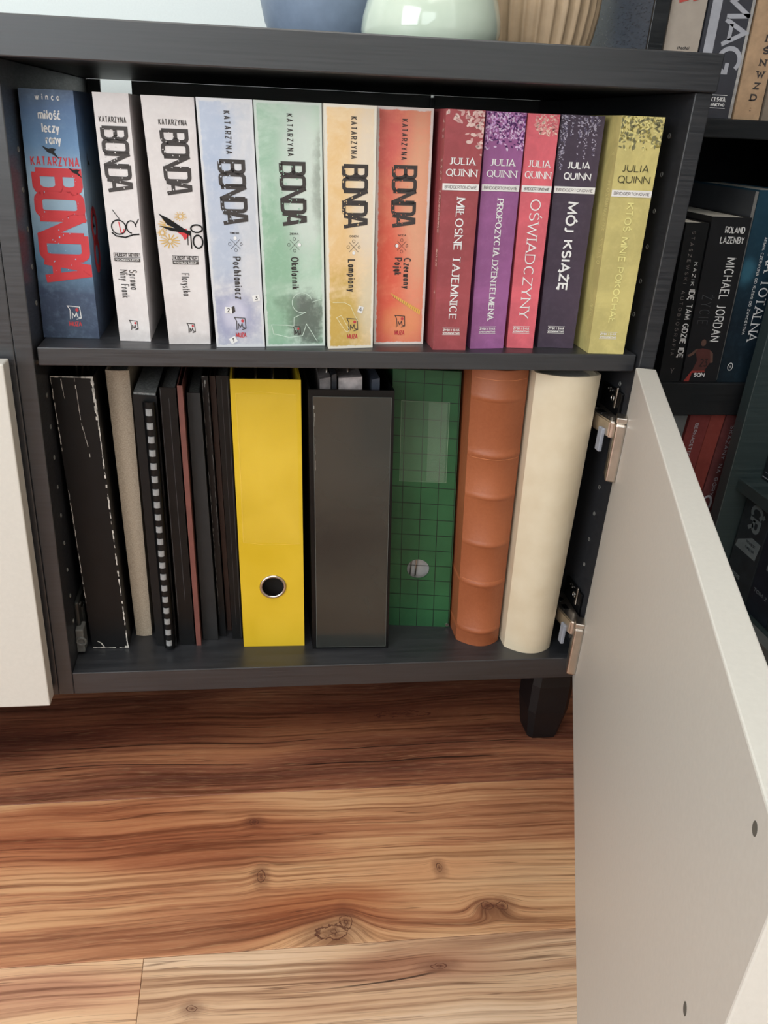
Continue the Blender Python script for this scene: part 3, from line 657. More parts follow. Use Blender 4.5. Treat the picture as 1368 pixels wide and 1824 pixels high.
m6 = spine_mat('orange_stained_cover', (224, 186, 132), (230, 202, 162), patches=[((222, 208, 190), .85, .7, .3, .35, .6, .85), ((188, 156, 66), .35, .13, .5, .17, .5, .8), ((206, 196, 170), .9, .2, .25, .15, .5, .7)], border=((222, 214, 200), .06))
b = bonda(((26.53, 1.2), (30.82, 1.82), (25.38, 20.67), (29.93, 20.73)), 'light orange thriller with yellow stain at the foot of the spine', m6, 1.45, [('Lampiony', 1.95, 2.9)], (1.85, 1.62, 1.05, 1.2), 'OGIEN', 2.5, 2, 3, solid=(0, -.5), fleck=flat('sand_flecks', (224, 192, 142), .6))
d = b.decal(.034); d.strip([(.5, 4.3), (1.6, 4.3), (2.2, 4.0), (2.6, 3.1), (2.9, 2.6)], .05); d.strip([(.85, 2.9), (1.3, 3.1), (2.1, 1.75), (1.9, 1.55), (1.65, 1.7), (.85, 2.9)], .05)
d.done('white_outline_print', flat('pale_line_ink', (226, 220, 180), .6), b.e)
d = b.decal(.036); d.poly([(2.85, 3.4), (3.3, 3.25), (3.5, 3.85), (3.0, 4.0)]); d.done('dice_print', WHITEINK, b.e)
d = b.decal(.05); d.text('4', 3.0, 3.45, .3, .4, .05); d.done('dice_number', INK, b.e)
m7 = spine_mat('red_orange_stained_cover', (214, 104, 86), (222, 132, 104), patches=[((214, 162, 130), .82, .62, .36, .42, .6, .9), ((210, 96, 96), .15, .9, .4, .15, .6, .6), ((216, 84, 62), .2, .3, .4, .22, .6, .6), ((224, 148, 98), .6, .1, .35, .08, .5, .6)], border=((214, 202, 196), .055))
b = bonda(((31.12, 3.05), (36.04, 3.45), (30.13, 20.69), (35.17, 20.70)), 'red and orange thriller with worn white edges and a ruler on the spine', m7, 1.42, [('Czerwony', 2.72, 2.85), ('Pająk', 1.85, 1.6)], (2.05, 1.65, 1.0, 1.15), 'WODA', 2.5, 2, 3, solid=(-.45, 0), fleck=flat('orange_flecks', (220, 122, 90), .6))
d = b.decal(.032); d.poly([(1.5, 4.95), (4.55, 3.3), (4.5, 2.85), (1.9, 4.5)]); d.done('ruler_print', flat('yellow_ruler_ink', (224, 170, 84), .6), b.e)
d = b.decal(.044)
for i in range(14):
    q = i/13; u_ = 1.9+2.5*q; v_ = 4.72-1.38*q; d.strip([(u_, v_), (u_-.06, v_-.26)], .025)
d.done('ruler_ticks', INK, b.e)

# --- 8..12 romance paperbacks
def flowers(bk, seed, u0, u1, v0, v1, n, size, mats, shape='petal', cond=None):
    r = random.Random(seed)
    ds = [bk.decal(.025+.004*i) for i in range(len(mats))]
    for i in range(n):
        u = r.uniform(u0, u1); v = r.uniform(v0, v1)
        if cond and not cond(u, v, r): continue
        d = r.choice(ds); a = r.uniform(0, math.pi); L = size*r.uniform(.6, 1.3); W_ = L*r.uniform(.35, .6)
        pts = [(u+L*math.cos(t)*math.cos(a)-W_*math.sin(t)*math.sin(a), v+L*math.cos(t)*math.sin(a)+W_*math.sin(t)*math.cos(a)) for t in [2*math.pi*q/7 for q in range(7)]]
        pts = [(min(max(x, .02), bk.w-.02), min(y, bk.h-.03)) for x, y in pts]
        d.poly(pts)
    for d, m_ in zip(ds, mats): d.done('flower_print', m_, bk.e)
def romance(quad, label, base, title, ink, o, tu, th_, vt, vb, seed, fm, fkw, serif=True, tink=None, jul=None, band=(0, 1), wt_=.13, contrast=.45, pub=.85, jw=.1, off=0):
    m_ = spine_mat('cover_'+seed[0], tuple(x*.95 for x in base), tuple(min(255, x*1.05) for x in base), rough=.45)
    b = Book('book', label, 'book', quad, Z, 13, m_, .06, group=GQ)
    flowers(b, seed[1], *fkw['box'], fkw['n'], fkw['size'], fm, cond=fkw.get('cond'))
    W_ = b.w; j = jul
    d = b.decal(.05); cx = W_/2+off
    d.text('JULIA', cx-j[0]/2, 16.35, j[0], .6, jw, serif=serif, contrast=contrast, gap=.28); d.text('QUINN', cx-j[1]/2, 15.42, j[1], .62, jw, serif=serif, contrast=contrast, gap=.28)
    d.done('author_lettering', ink, b.e)
    d = b.decal(.045); d.poly([(.03, 14.28), (W_-.03, 14.28), (W_-.03, 14.84), (.03, 14.84)]); d.done('white_band', BAND, b.e)
    d = b.decal(.06); d.text('BRIDGERTONOWIE', .22, 14.42, W_-.44, .27, .04, serif=False, gap=.3); d.done('band_lettering', GREYINK, b.e)
    d = b.decal(.05); d.text(title, tu, vt, vt-vb, th_, wt_, vert=True, serif=serif, contrast=contrast, gap=.3); d.done('title_lettering', tink or ink, b.e)
    d = b.decal(.05); d.strip([(pub, 2.12), (pub+1.75, 2.12)], .04); d.strip([(pub, 1.48), (pub+1.75, 1.48)], .04)
    d.text('ZYSK I S-KA', pub+.05, 1.82, 1.65, .22, .05, gap=.3); d.text('WYDAWNICTWO', pub+.02, 1.56, 1.7, .16, .045, gap=.3)
    d.done('publisher_lettering', BAND, b.e)
    return b
pk1, pk2 = flat('dusty_pink_ink', (196, 150, 146), .6), flat('pale_rose_ink', (208, 178, 170), .6)
b = romance(((36.55, 1.28), (39.73, 1.33), (35.76, 20.69), (39.18, 20.70)), 'dark crimson romance paperback with pale blossom at the spine top', (150, 70, 74), 'MIŁOSNE TAJEMNICE', WHITEINK, .3, 1.35, .8, 13.7, 2.9, ('crimson', 4), [pk1, pk2],
            dict(box=(0, 3.3, 16.5, 20.7), n=190, size=.24, cond=lambda u, v, r: (v-16.3)/4.4+u*.28 > .9+r.uniform(0, .5)), jul=(2.3, 2.75), tink=WHITEINK)
d = b.lside(.03); r = random.Random(5)
for v in [19.6, 18.9, 18.4, 16.5, 16, 15.5, 15.0, 14]+[13.5-.36*i for i in range(9)]+[8.9, 8.5, 8.1, 7.7, 5.2]: d.text(r.choice('ESNOAK'), .25, v, .6, .3, .07)
d.done('cover_lettering', pk2, b.e)
v1_, v2_, v3_ = flat('lilac_ink', (196, 150, 200), .6), flat('pale_lilac_ink', (214, 186, 214), .6), flat('deep_violet_ink', (80, 36, 92), .6)
romance(((40.33, 1.87), (43.74, 2.25), (39.43, 20.67), (43.12, 20.70)), 'purple romance paperback with lilac blossom at the spine top', (148, 90, 138), 'PROPOZYCJA DŻENTELMENA', WHITEINK, .4, 1.55, .64, 13.67, 2.75, ('purple', 8), [v1_, v2_, v3_],
        dict(box=(0, 3.6, 17.7, 20.7), n=420, size=.13, cond=lambda u, v, r: v > 19-abs(u-1.7)*.2 - r.random()*1.6), jul=(2.3, 2.8), wt_=.12, pub=.8)
romance(((44.17, 2.45), (46.76, 2.35), (43.27, 20.66), (46.15, 20.78)), 'narrow coral-red romance paperback with cream blossom at the spine top', (206, 96, 106), 'OŚWIADCZYNY', WHITEINK, .3, .93, 1.0, 13.69, 2.9, ('coral', 9), [flat('cream_petal_ink', (226, 196, 178), .6), flat('pale_coral_ink', (220, 140, 140), .6)],
        dict(box=(.7, 2.6, 18.8, 20.7), n=170, size=.13, cond=lambda u, v, r: (u-1.9)**2+(v-20.2)**2 < 1.7), jul=(2.0, 2.35), wt_=.12, pub=.42, contrast=.6, jw=.09)
w1, w2 = flat('wisteria_ink', (176, 168, 184), .6), flat('dark_wisteria_ink', (96, 88, 110), .6)
def wist(u, v, r):
    for cu, bot, wd in ((.35, 16.2, .4), (1.05, 18.9, .2), (1.75, 18.2, .25), (2.3, 17.2, .28), (1.7, 17.0, .16), (3.1, 17.4, .3), (2.6, 19.2, .5)):
        if abs(u-cu) < wd*(.4+.6*(v-bot)/max(.5, 20.7-bot)) and v > bot: return True
    return False
romance(((47.37, 2.75), (50.93, 2.55), (46.38, 20.70), (50.33, 20.82)), 'dark aubergine romance paperback with white wisteria at the spine top', (66, 54, 68), 'MÓJ KSIĄŻĘ', WHITEINK, .3, 1.38, .95, 13.58, 5.55, ('aubergine', 12), [w1, w1, w2],
        dict(box=(0, 3.7, 16.2, 20.7), n=900, size=.085, cond=wist), serif=False, contrast=1, jul=(2.05, 2.45), wt_=.17, pub=.85, jw=.1, off=.1)
g1, g2, g3 = flat('moss_ink', (140, 128, 66), .6), flat('pale_straw_ink', (212, 200, 132), .6), flat('dark_olive_ink', (118, 114, 80), .6)
b = romance(((51.77, .75), (55.24, .55), (51.04, 20.80), (54.85, 20.87)), 'mustard-yellow romance paperback, last on the right of the upper shelf', (192, 178, 114), 'KTOŚ MNIE POKOCHAŁ', flat('dark_olive_letter_ink', (66, 62, 36), .6), .4, 1.55, .66, 13.8, 3.0, ('mustard', 15), [g1, g2, g3],
        dict(box=(0, 3.7, 17.7, 20.8), n=420, size=.17, cond=lambda u, v, r: v > 18.7+r.uniform(-.8, .9)), serif=False, contrast=1, jul=(2.35, 2.85), wt_=.1, tink=flat('pale_yellow_letter_ink', (224, 214, 140), .6), pub=.88, jw=.075)
d = b.lside(.03); r = random.Random(6)
for v in [17.6, 15.2]+[14.6-.42*i for i in range(9)]+[10.3, 9.8, 9.3, 8.8, 8.3, 4.3, 3.9, 3.5]: d.text(r.choice('ESNOAK'), .3, v, .7, .33, .07)
d.done('cover_lettering', g2, b.e)

# ------------------------------------------------------------------ lower shelf
Z = ZB1+.02
def wear(bk, name, paths, mat, w0, seed, off=.03):
    r = random.Random(seed); d = bk.decal(off)
    for pts, w_ in paths:
        n = 0
        for (a, b_) in zip(pts, pts[1:]):
            L = math.dist(a, b_); k = max(1, int(L/.35))
            for i in range(k):
                if r.random() < .2: continue
                p = (a[0]+(b_[0]-a[0])*i/k+r.uniform(-.03, .03), a[1]+(b_[1]-a[1])*i/k); q = (a[0]+(b_[0]-a[0])*(i+1)/k+r.uniform(-.03, .03), a[1]+(b_[1]-a[1])*(i+1)/k)
                d.strip([p, q], w_*r.uniform(.25, 1.5))
    d.done(name, mat, bk.e)
CHIP = flat('exposed_board_edge', (196, 190, 180), .8, vary=.15, scale=200)
b = Book('ring_binder', 'battered black ring binder with white worn spine edges, leftmost on the lower shelf', 'binder', ((1.43, 4.45), (5.48, 4.26), (.12, 31.75), (4.18, 31.8)), Z, 28, BLACK, .25, pages=GREYPG, inset=.3, pages_top=28.5, nz=1)
W_ = b.w
wear(b, 'worn_edges', [([(W_-.05, 31.6), (W_-.1, 0)], .11), ([(W_-.12, 31.7), (W_-.1, 27)], .2), ([(.05, 31.6), (.1, 24)], .06), ([(.1, 20), (.1, 6)], .04), ([(.05, 31.7), (W_, 31.7)], .14), ([(2.3, 31.6), (2.35, 27), (2.7, 24.5), (2.75, 23.4)], .06), ([(1.0, 31.5), (1.1, 29.5)], .05),
     ([(W_-.4, .22), (W_, .22)], .2), ([(.1, .15), (1.4, .15), (1.0, .8), (.1, 1.4)], .12), ([(0.1, .1), (W_, .1)], .06)], CHIP, .1, 2)
bm = bmesh.new()
for uu in (1.2, 2.4):
    torus(bm, b.P(uu, 30.6, 0, 8), (1, 0, 0), 1.6, .13, 20, 6)
link_bm('binder_ring', bm, METAL, b.e, wloc(b.e))
bei = N('beige_linen_cover', .8, .2); ob = bei.obj(); wv = bei.noise(ob, 900, 2); bei.set('Base Color', bei.ramp(wv, [(.3, (158, 142, 124)), (.7, (186, 170, 150))])); bei.bump(wv, .3, .0005)
b = Book('book', 'tall beige linen-covered book on the lower shelf', 'book', ((5.99, 6.85), (7.79, 6.77), (4.95, 31.7), (7.28, 31.64)), Z, 24, bei.m, .2, pages=GREYPG, inset=.3, bulge=.22)
# comb-bound document
b = Book('comb_bound_document', 'black comb-bound document with grey plastic teeth, beside the beige book', 'document', ((8.5, 4.66), (10.85, 4.2), (7.75, 29.9), (10.1, 29.7)), Z, 21, BLACK, .08, pages=GREYPG, inset=.15, pages_top=30.1)
bm = bmesh.new(); n_ = 10; rings = []
for z in (0.2, 29.4):
    rings.append([bm.verts.new(b.P(1.55+.62*math.cos(t), z, 0, -.25-.5*math.sin(t))) for t in [math.pi*i/n_ for i in range(n_+1)]])
for i in range(n_): bm.faces.new((rings[0][i], rings[0][i+1], rings[1][i+1], rings[1][i]))
link_bm('comb_spine', bm, BLACKP, b.e, wloc(b.e), smooth=True)
TOOTH = flat('grey_comb_gap_paper', (128, 128, 128), .3, vary=.2)
tooth_mesh = None
for i in range(20):
    zc = 28.4-i*1.44
    if tooth_mesh is None:
        bm = bmesh.new(); vs = [[], []]
        for q, zz in enumerate((-.34, .34)):
            vs[q] = [bm.verts.new((.47*math.cos(t)-.05, -.53*math.sin(t), zz)) for t in [math.pi*(.12+.62*j/6) for j in range(7)]]
        for j in range(6): bm.faces.new((vs[0][j], vs[0][j+1], vs[1][j+1], vs[1][j]))
        r_ = bmesh.ops.extrude_face_region(bm, geom=bm.faces[:]); 
        for v in [g_ for g_ in r_['geom'] if isinstance(g_, bmesh.types.BMVert)]: v.co.y -= .08
        o = link_bm('comb_tooth', bm, TOOTH, b.e); tooth_mesh = o.data
    else:
        o = bpy.data.objects.new('comb_tooth', tooth_mesh); COL.objects.link(o); o.parent = b.e
    o.location = (b.P(1.62, zc, 0, -.25)-wloc(b.e))*S
b = Book('folder', 'thin black plastic folder standing between the comb-bound document and the red board', 'folder', ((11.1, 4.7), (12.85, 4.6), (10.35, 30.6), (11.95, 30.6)), Z, 22, BLACKP, .1, pages=GREYPG, inset=.2, pages_top=30.2)
d = b.decal(.03); d.strip([(.08, 30.5), (.1, 18), (.1, 4)], .03); d.strip([(.9, 29.5), (.95, 6)], .02); d.done('edge_line', flat('grey_edge_line', (84, 84, 86), .5), b.e)  # thin grey lines down the folder's spine
b = Book('document', 'thin reddish-brown board-covered document on the lower shelf', 'document', ((13.02, 4.43), (13.55, 4.41), (12.1, 30.9), (12.63, 30.91)), Z, 22, flat('red_brown_board', (108, 62, 54), .6), .1, pages=None)
b = Book('notebook', 'slim matt black hardback notebook right of the reddish-brown document', 'notebook', ((13.75, 5.5), (15.45, 5.41), (12.95, 29.82), (14.25, 29.85)), Z, 21, flat('matt_black_cloth', (25, 25, 26), .6, vary=.15), .15, pages=GREYPG, inset=.2)
b = Book('folder', 'worn black folder with pale scuffed corner left of the dark brown document', 'folder', ((15.6, 6.2), (16.35, 6.1), (14.4, 31.4), (15.05, 31.4)), Z, 22, BLACKP, .08, pages=None)
wear(b, 'worn_edges', [([(.1, 31.3), (.35, 31.3), (.3, 30.2)], .12), ([(.05, 31), (.1, 3)], .025), ([(.6, 30), (.62, 12)], .02)], flat('grey_scuff', (120, 118, 114), .7), .05, 4)
b = Book('document', 'thin dark brown document on the lower shelf near the yellow binder', 'document', ((16.48, 7.28), (16.98, 7.26), (15.15, 31.04), (15.72, 31.05)), Z, 21, flat('dark_brown_board', (66, 44, 36), .55), .1, pages=None)
b = Book('folder', 'black folder squeezed against the left side of the yellow binder', 'folder', ((17.1, 5.6), (18.25, 5.5), (15.85, 31.6), (17.1, 31.6)), Z, 22, BLACKP, .1, pages=GREYPG, inset=.2, pages_top=31.2)
d = b.decal(.03); d.strip([(1.05, 31.4), (1.05, .2)], .03); d.strip([(.5, 31.2), (.55, 2)], .02); d.done('edge_line', flat('dark_grey_edge_line', (70, 70, 72), .5), b.e)  # thin darker grey lines down this folder's spine

# ring binders with a finger hole ------------------------------------------------
def holed_binder(label, quad, depth, mat, hu, hv, hr, ring=True, th=.22, inner=GREYPG, ptop=28.5):
    """spine board with a real round hole, two side boards, papers"""
    (x0, y0), (x1, y1), (t0, h), (t1, _) = quad
    class B: pass
    b = B(); b.w = (x1-x0+t1-t0)/2; b.h = h
    def P(u, v, off=0, yy=0):
        t = v/h; k = u/b.w; xl = x0+(t0-x0)*t; xr = x1+(t1-x1)*t
        return Vector((xl+(xr-xl)*k, y0+(y1-y0)*k+yy-off, Z+v))
    b.P = P; b.decal = lambda off=.02: Decal(lambda u, v, o: P(u, v, o), off)
    b.e = thing('ring_binder', ((x0+x1)/2, (y0+y1)/2+depth/2, Z), label, 'binder')
    n = 32; W_ = b.w
    def rim(t):   # ray from the hole centre to the spine's outline
        dx, dy = math.cos(t), math.sin(t); k = 1e9
        for lim, c, dd_ in ((W_, hu, dx), (0, hu, dx)):
            if abs(dd_) > 1e-9:
                q = (lim-c)/dd_
                if q > 0: k = min(k, q)
        for lim, c, dd_ in ((h, hv, dy), (0, hv, dy)):
            if abs(dd_) > 1e-9:
                q = (lim-c)/dd_
                if q > 0: k = min(k, q)
        return (hu+dx*k, hv+dy*k)
    angs = sorted([2*math.pi*i/n for i in range(n)]+[math.atan2(cy-hv, cx-hu) % (2*math.pi) for cx in (0, W_) for cy in (0, h)])
    bm = bmesh.new(); uvl = bm.loops.layers.uv.new('UVMap'); R = []
    for t in angs:
        o_p = rim(t); i_p = (hu+hr*math.cos(t), hv+hr*math.sin(t))
        R.append([bm.verts.new(P(*o_p)), bm.verts.new(P(*i_p)), bm.verts.new(P(*i_p, 0, th)), bm.verts.new(P(*o_p, 0, th))])
    k = len(R)
    for i in range(k):
        a, c = R[i], R[(i+1) % k]
        for j in range(4): bm.faces.new((a[j], c[j], c[(j+1) % 4], a[(j+1) % 4]))
    link_bm('spine_board', bm, mat, b.e, wloc(b.e))
    for s0, s1 in ((0, th), (W_-th, W_)):
        bm = bmesh.new()
        c = [(s0, .0+th+.02), (s1, th+.02), (s1, depth), (s0, depth)]
        lo = [bm.verts.new(P(u, .0, 0, yy)) for u, yy in c]; hi = [bm.verts.new(P(u, h, 0, yy)) for u, yy in c]
        for i in range(4): bm.faces.new((lo[i], lo[(i+1) % 4], hi[(i+1) % 4], hi[i]))
        bm.faces.new(lo[::-1]); bm.faces.new(hi); link_bm('cover_board', bm, mat, b.e, wloc(b.e))
    bm = bmesh.new(); c = [(th+.3, 1.6), (W_-th-.6, 1.6), (W_-th-.6, depth-1), (th+.3, depth-1)]
    lo = [bm.verts.new(P(u, .2, 0, yy)) for u, yy in c]; hi = [bm.verts.new(P(u, ptop, 0, yy)) for u, yy in c]
    for i in range(4): bm.faces.new((lo[i], lo[(i+1) % 4], hi[(i+1) % 4], hi[i]))
    bm.faces.new(lo[::-1]); bm.faces.new(hi); link_bm('paper_block', bm, inner, b.e, wloc(b.e))
    if ring:
        bm = bmesh.new(); torus(bm, P(hu, hv, .03), (0, 1, 0), hr, .17, 40, 10); link_bm('finger_ring', bm, METAL, b.e, wloc(b.e), smooth=True)
    bm = bmesh.new()
    for q in (.36, .62): torus(bm, P(W_*q, ptop+.3, 0, 7), (1, 0, 0), 1.7, .14, 20, 6)
    link_bm('binder_ring', bm, METAL, b.e, wloc(b.e), smooth=True)
    return b
FILM = N('clear_plastic_film', .12, .5); FILM.set('Base Color', (1, 1, 1, 1)); FILM.set('Alpha', .014)
ye = N('yellow_polypropylene', .36, .45); ob = ye.obj(); nz = ye.noise(ob, 18, 4, .5, .4); ye.set('Base Color', ye.ramp(nz, [(.3, (206, 170, 32)), (.7, (218, 182, 48))])); ye.bump(nz, .12, .002)
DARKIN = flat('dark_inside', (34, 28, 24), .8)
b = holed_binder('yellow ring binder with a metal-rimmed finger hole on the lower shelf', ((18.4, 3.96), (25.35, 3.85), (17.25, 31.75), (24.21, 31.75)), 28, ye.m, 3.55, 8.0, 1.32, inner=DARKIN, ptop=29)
d = b.decal(.04); d.poly([(.45, 13.6), (6.6, 13.4), (6.5, 30.2), (.5, 30.3)]); d.done('label_pocket', FILM.m, b.e)
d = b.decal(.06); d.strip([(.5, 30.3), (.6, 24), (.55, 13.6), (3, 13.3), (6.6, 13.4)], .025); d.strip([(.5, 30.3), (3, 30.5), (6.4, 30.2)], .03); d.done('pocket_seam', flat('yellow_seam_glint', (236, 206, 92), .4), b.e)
bk_g = N('glossy_dark_binder_spine', .2, .9); ob = bk_g.obj(); nz = bk_g.noise(ob, 9, 3, .5, .5); bk_g.set('Base Color', bk_g.ramp(nz, [(.3, (36, 38, 35)), (.7, (48, 49, 45))])); bk_g.set('Roughness', bk_g.smooth(nz, .3, .7, .15, .26)); bk_g.bump(nz, .25, .006)
b = Book('ring_binder', 'wide glossy black ring binder showing loose papers at its open top', 'binder', ((26.25, 3.16), (35.0, 2.95), (24.9, 31.0), (33.5, 31.0)), Z, 28, BLACKP, .22, pages=None)
bm = bmesh.new(); W_ = b.w
pts = [(.45, .3), (W_-.35, .3), (W_-.35, 30.3), (.45, 30.3)]
fr = [bm.verts.new(b.P(u, v, .09)) for u, v in pts]; bk_ = [bm.verts.new(b.P(u, v, .0)) for u, v in pts]
bm.faces.new(fr); 
for i in range(4): bm.faces.new((fr[i], fr[(i+1) % 4], bk_[(i+1) % 4], bk_[i]))
link_bm('spine_pocket', bm, bk_g.m, b.e, wloc(b.e))
d = b.decal(.1); d.strip([(.45, 30.3), (.5, 20), (.45, .3), (W_-.35, .3)], .04); d.strip([(W_-.35, .3), (W_-.32, 30.3), (.45, 30.3)], .04); d.done('pocket_seam', flat('dark_seam_glint', (92, 96, 92), .4), b.e)
wear(b, 'spine_scuffs', [([(.5, 29.4), (.62, 28.2), (.55, 27.2)], .1), ([(.6, 26), (.62, 22)], .03)], flat('grey_spine_scuff', (130, 126, 118), .6), .05, 8, .12)
def leaf(uu, w2, top, col, yy=1.6):
    bm = bmesh.new(); c = [(uu, yy), (uu+w2, yy), (uu+w2, yy+22), (uu, yy+22)]
    lo = [bm.verts.new(b.P(u, .3, 0, y_)) for u, y_ in c]; hi = [bm.verts.new(b.P(u, top+(.2 if j % 2 else 0), 0, y_)) for j, (u, y_) in enumerate(c)]
    for i in range(4): bm.faces.new((lo[i], lo[(i+1) % 4], hi[(i+1) % 4], hi[i]))
    bm.faces.new(lo[::-1]); bm.faces.new(hi); link_bm('loose_papers', bm, col, b.e, wloc(b.e))
gp = flat('greyish_papers', (120, 112, 110), .5, vary=.3, scale=40)
leaf(1.3, 1.1, 31.6, gp); leaf(2.5, .5, 32.0, flat('dark_divider', (50, 50, 54), .3)); leaf(3.2, 2.4, 31.7, flat('light_papers', (150, 140, 138), .5, vary=.3, scale=60)); leaf(6.6, .8, 31.6, flat('slate_sheet', (66, 70, 80), .35))
bm = bmesh.new()
for q in (.25, .5): torus(bm, b.P(W_*q, 31.2, 0, 5), (1, 0, 0), 1.5, .15, 20, 6)
link_bm('binder_ring', bm, METAL, b.e, wloc(b.e), smooth=True)
# green
gr = N('green_polypropylene', .42, .4); ob = gr.obj(); nz = gr.noise(ob, 20, 4); gr.set('Base Color', gr.ramp(nz, [(.3, (34, 76, 46)), (.7, (44, 92, 56))]))
b = holed_binder('dark green ring binder with a black grid pattern and a round finger hole', ((35.75, 7.56), (43.1, 6.75), (34.05, 31.9), (41.15, 31.9)), 28, gr.m, 3.35, 7.95, 1.3, ring=False, inner=flat('white_papers', (200, 194, 190), .7, vary=.05), ptop=29)
W_ = b.w; d = b.decal(.03)
for v in [30.46-2.0*i for i in range(15)]: d.strip([(.03, v+.1), (W_-.03, v-.06)], .075)
for u in (1.35, 3.35, 5.3, 7.1):
    if abs(u-3.35) < .1: d.strip([(u, b.h-.02), (u, 9.35)], .07); d.strip([(u, 6.6), (u, .05)], .07)
    else: d.strip([(u, b.h-.02), (u, .05)], .07)
d.done('grid_print', flat('black_grid_ink', (14, 26, 18), .5), b.e)
FILM2 = N('clear_label_film', .15, .5); FILM2.set('Base Color', lin((200, 214, 190))); FILM2.set('Alpha', .08)
d = b.decal(.05); d.poly([(.95, 19.2), (6.1, 19.2), (6.1, 28.5), (.95, 28.5)]); d.done('label_pocket', FILM2.m, b.e)
d = b.decal(.055); d.poly([(3.9, 19.3), (5.9, 19.3), (5.9, 28.4), (3.9, 28.4)]); d.done('label_card', FILM2.m, b.e)
d = b.decal(.07); d.strip([(.95, 19.2), (6.1, 19.2), (6.1, 28.5), (.95, 28.5), (.95, 19.2)], .035); d.done('pocket_seam', flat('pale_green_seam', (124, 148, 120), .4), b.e)
bm = bmesh.new()
cyl(bm, b.P(3.35, 7.95, 0, 1.2)-Vector((0, 0, 1.6)), (0, 0, 1), .09, 3.2, 8); cyl(bm, b.P(2.75, 7.95, 0, 1.2)-Vector((0, 0, 1.6)), (0, 0, 1), .07, 3.2, 8)
link_bm('binder_mechanism', bm, METAL, b.e, wloc(b.e))
bm = bmesh.new(); cyl(bm, b.P(W_-.25, .35, .0), (0, -1, 0), .22, .12, 14); link_bm('corner_rivet', bm, METAL, b.e, wloc(b.e))
# orange leatherette album
orm = N('tan_leatherette', .5, .45); ob = orm.obj(); nz = orm.noise(ob, 300, 4, .6); nb_ = orm.noise(ob, 10, 3)
orm.set('Base Color', orm.ramp(orm.math('ADD', orm.math('MULTIPLY', nb_, .7), orm.math('MULTIPLY', nz, .3)), [(.3, (144, 78, 46)), (.7, (166, 96, 60))])); orm.bump(nz, .25, .0008)
b = Book('photo_album', 'tan-orange leatherette album with raised bands across its rounded spine', 'album', ((43.35, 4.25), (48.35, 3.9), (41.5, 33.2), (47.3, 33.2)), Z, 27, orm.m, .35, inset=.5, bulge=1.35, bumps=[2.0, 8.3, 13.4, 19.2, 24.0, 30.2], nz=4)
d = Decal(lambda u, v, o: b.P(u, v, o, -b.bulge*math.sin(math.pi*min(1, max(0, u/b.w)))**.8), .05)
for v in (23.6, 8.7, 32.2):
    for i in range(12): d.strip([(b.w*(.04+.92*i/12), v), (b.w*(.04+.92*(i+1)/12), v)], .05)
d.done('blind_tooled_line', flat('light_tooling', (200, 124, 80), .5), b.e)
cwm = N('cream_leatherette', .48, .4); ob = cwm.obj(); nz = cwm.noise(ob, 40, 3); cwm.set('Base Color', cwm.ramp(nz, [(.3, (206, 190, 162)), (.7, (214, 200, 174))])); cwm.bump(cwm.noise(ob, 300, 3), .06, .0005)
b = Book('photo_album', 'plain cream album with a rounded spine, last on the right of the lower shelf', 'album', ((48.7, 2.6), (54.1, 2.2), (47.6, 33.1), (54.2, 33.1)), Z, 29, cwm.m, .35, inset=.6, bulge=1.35, nz=8)

# ------------------------------------------------------------------ vases on the worktop
ZW = ZT1
def vase(name, label, cat, cx, cy, prof, mat, n=64, mod=None, sub=False):
    t = thing(name, (cx, cy, ZW), label, cat)
    bm = bmesh.new(); outer = lathe(bm, [(r, ZW+z) for r, z in prof], cx, cy, n, mod)
    top = prof[-1]; inn = [(max(.3, r-.35), ZW+max(z, .5)) for r, z in prof[::-1]]
    inner = []
    for r, z in inn: inner.append([bm.verts.new((cx+r*(mod(2*math.pi*i/n, z-ZW) if mod else 1)*math.cos(2*math.pi*i/n), cy+r*(mod(2*math.pi*i/n, z-ZW) if mod else 1)*math.sin(2*math.pi*i/n), z)) for i in range(n)])
    seq = [outer[-1]]+inner
    for a, c in zip(seq, seq[1:]):
        for i in range(n): bm.faces.new((a[i], a[(i+1) % n], c[(i+1) % n], c[i]))
    bm.faces.new(inner[-1][::-1])
    link_bm('body', bm, mat, t, wloc(t), smooth=not sub)
    return t
celadon = N('pale_celadon_glaze', .12, .5); celadon.set('Base Color', celadon.ramp(celadon.noise(celadon.obj(), 30, 3), [(.3, (192, 205, 186)), (.7, (204, 214, 196))])); celadon.set('Coat Weight', .6); celadon.set('Coat Roughness', .04)
vase('vase', 'glossy pale celadon pear-shaped vase on the worktop between blue and ribbed vases', 'vase', 36.9, 16,
     [(5.2, 0), (6.0, .15), (6.55, .8), (6.75, 1.8), (6.65, 2.9), (6.3, 4.2), (5.8, 5.6), (5.1, 7.2), (4.2, 9), (3.2, 11), (2.5, 13), (2.2, 15), (2.3, 17), (2.8, 18.5)], celadon.m)
vase('vase', 'matt slate-blue round vase at the left behind the celadon vase', 'vase', 28.3, 30,
     [(4.0, 0), (5.3, .4), (6.3, 1.6), (7.1, 3.2), (7.6, 5.2), (7.8, 7.5), (7.6, 10), (6.9, 12.5), (5.6, 14.5), (4.2, 16), (3.6, 17), (3.7, 18)], flat('slate_blue_glaze', (122, 136, 156), .4, .5, vary=.04))
vase('vase', 'tan vertically ribbed vase on the worktop, rightmost of three', 'vase', 50.2, 26.5,
     [(5.4, 0), (5.9, .2), (6.3, 1.5), (6.6, 3.0), (6.9, 5), (7.0, 7.5), (6.8, 10), (6.2, 12.5), (5.2, 15), (4.5, 17)], flat('tan_ribbed_ceramic', (176, 150, 120), .6, vary=.05), 240,
     mod=lambda a, z: 1+.055*(abs(math.sin(15*a+z*.04))**6 if True else 0)-.02, sub=False)

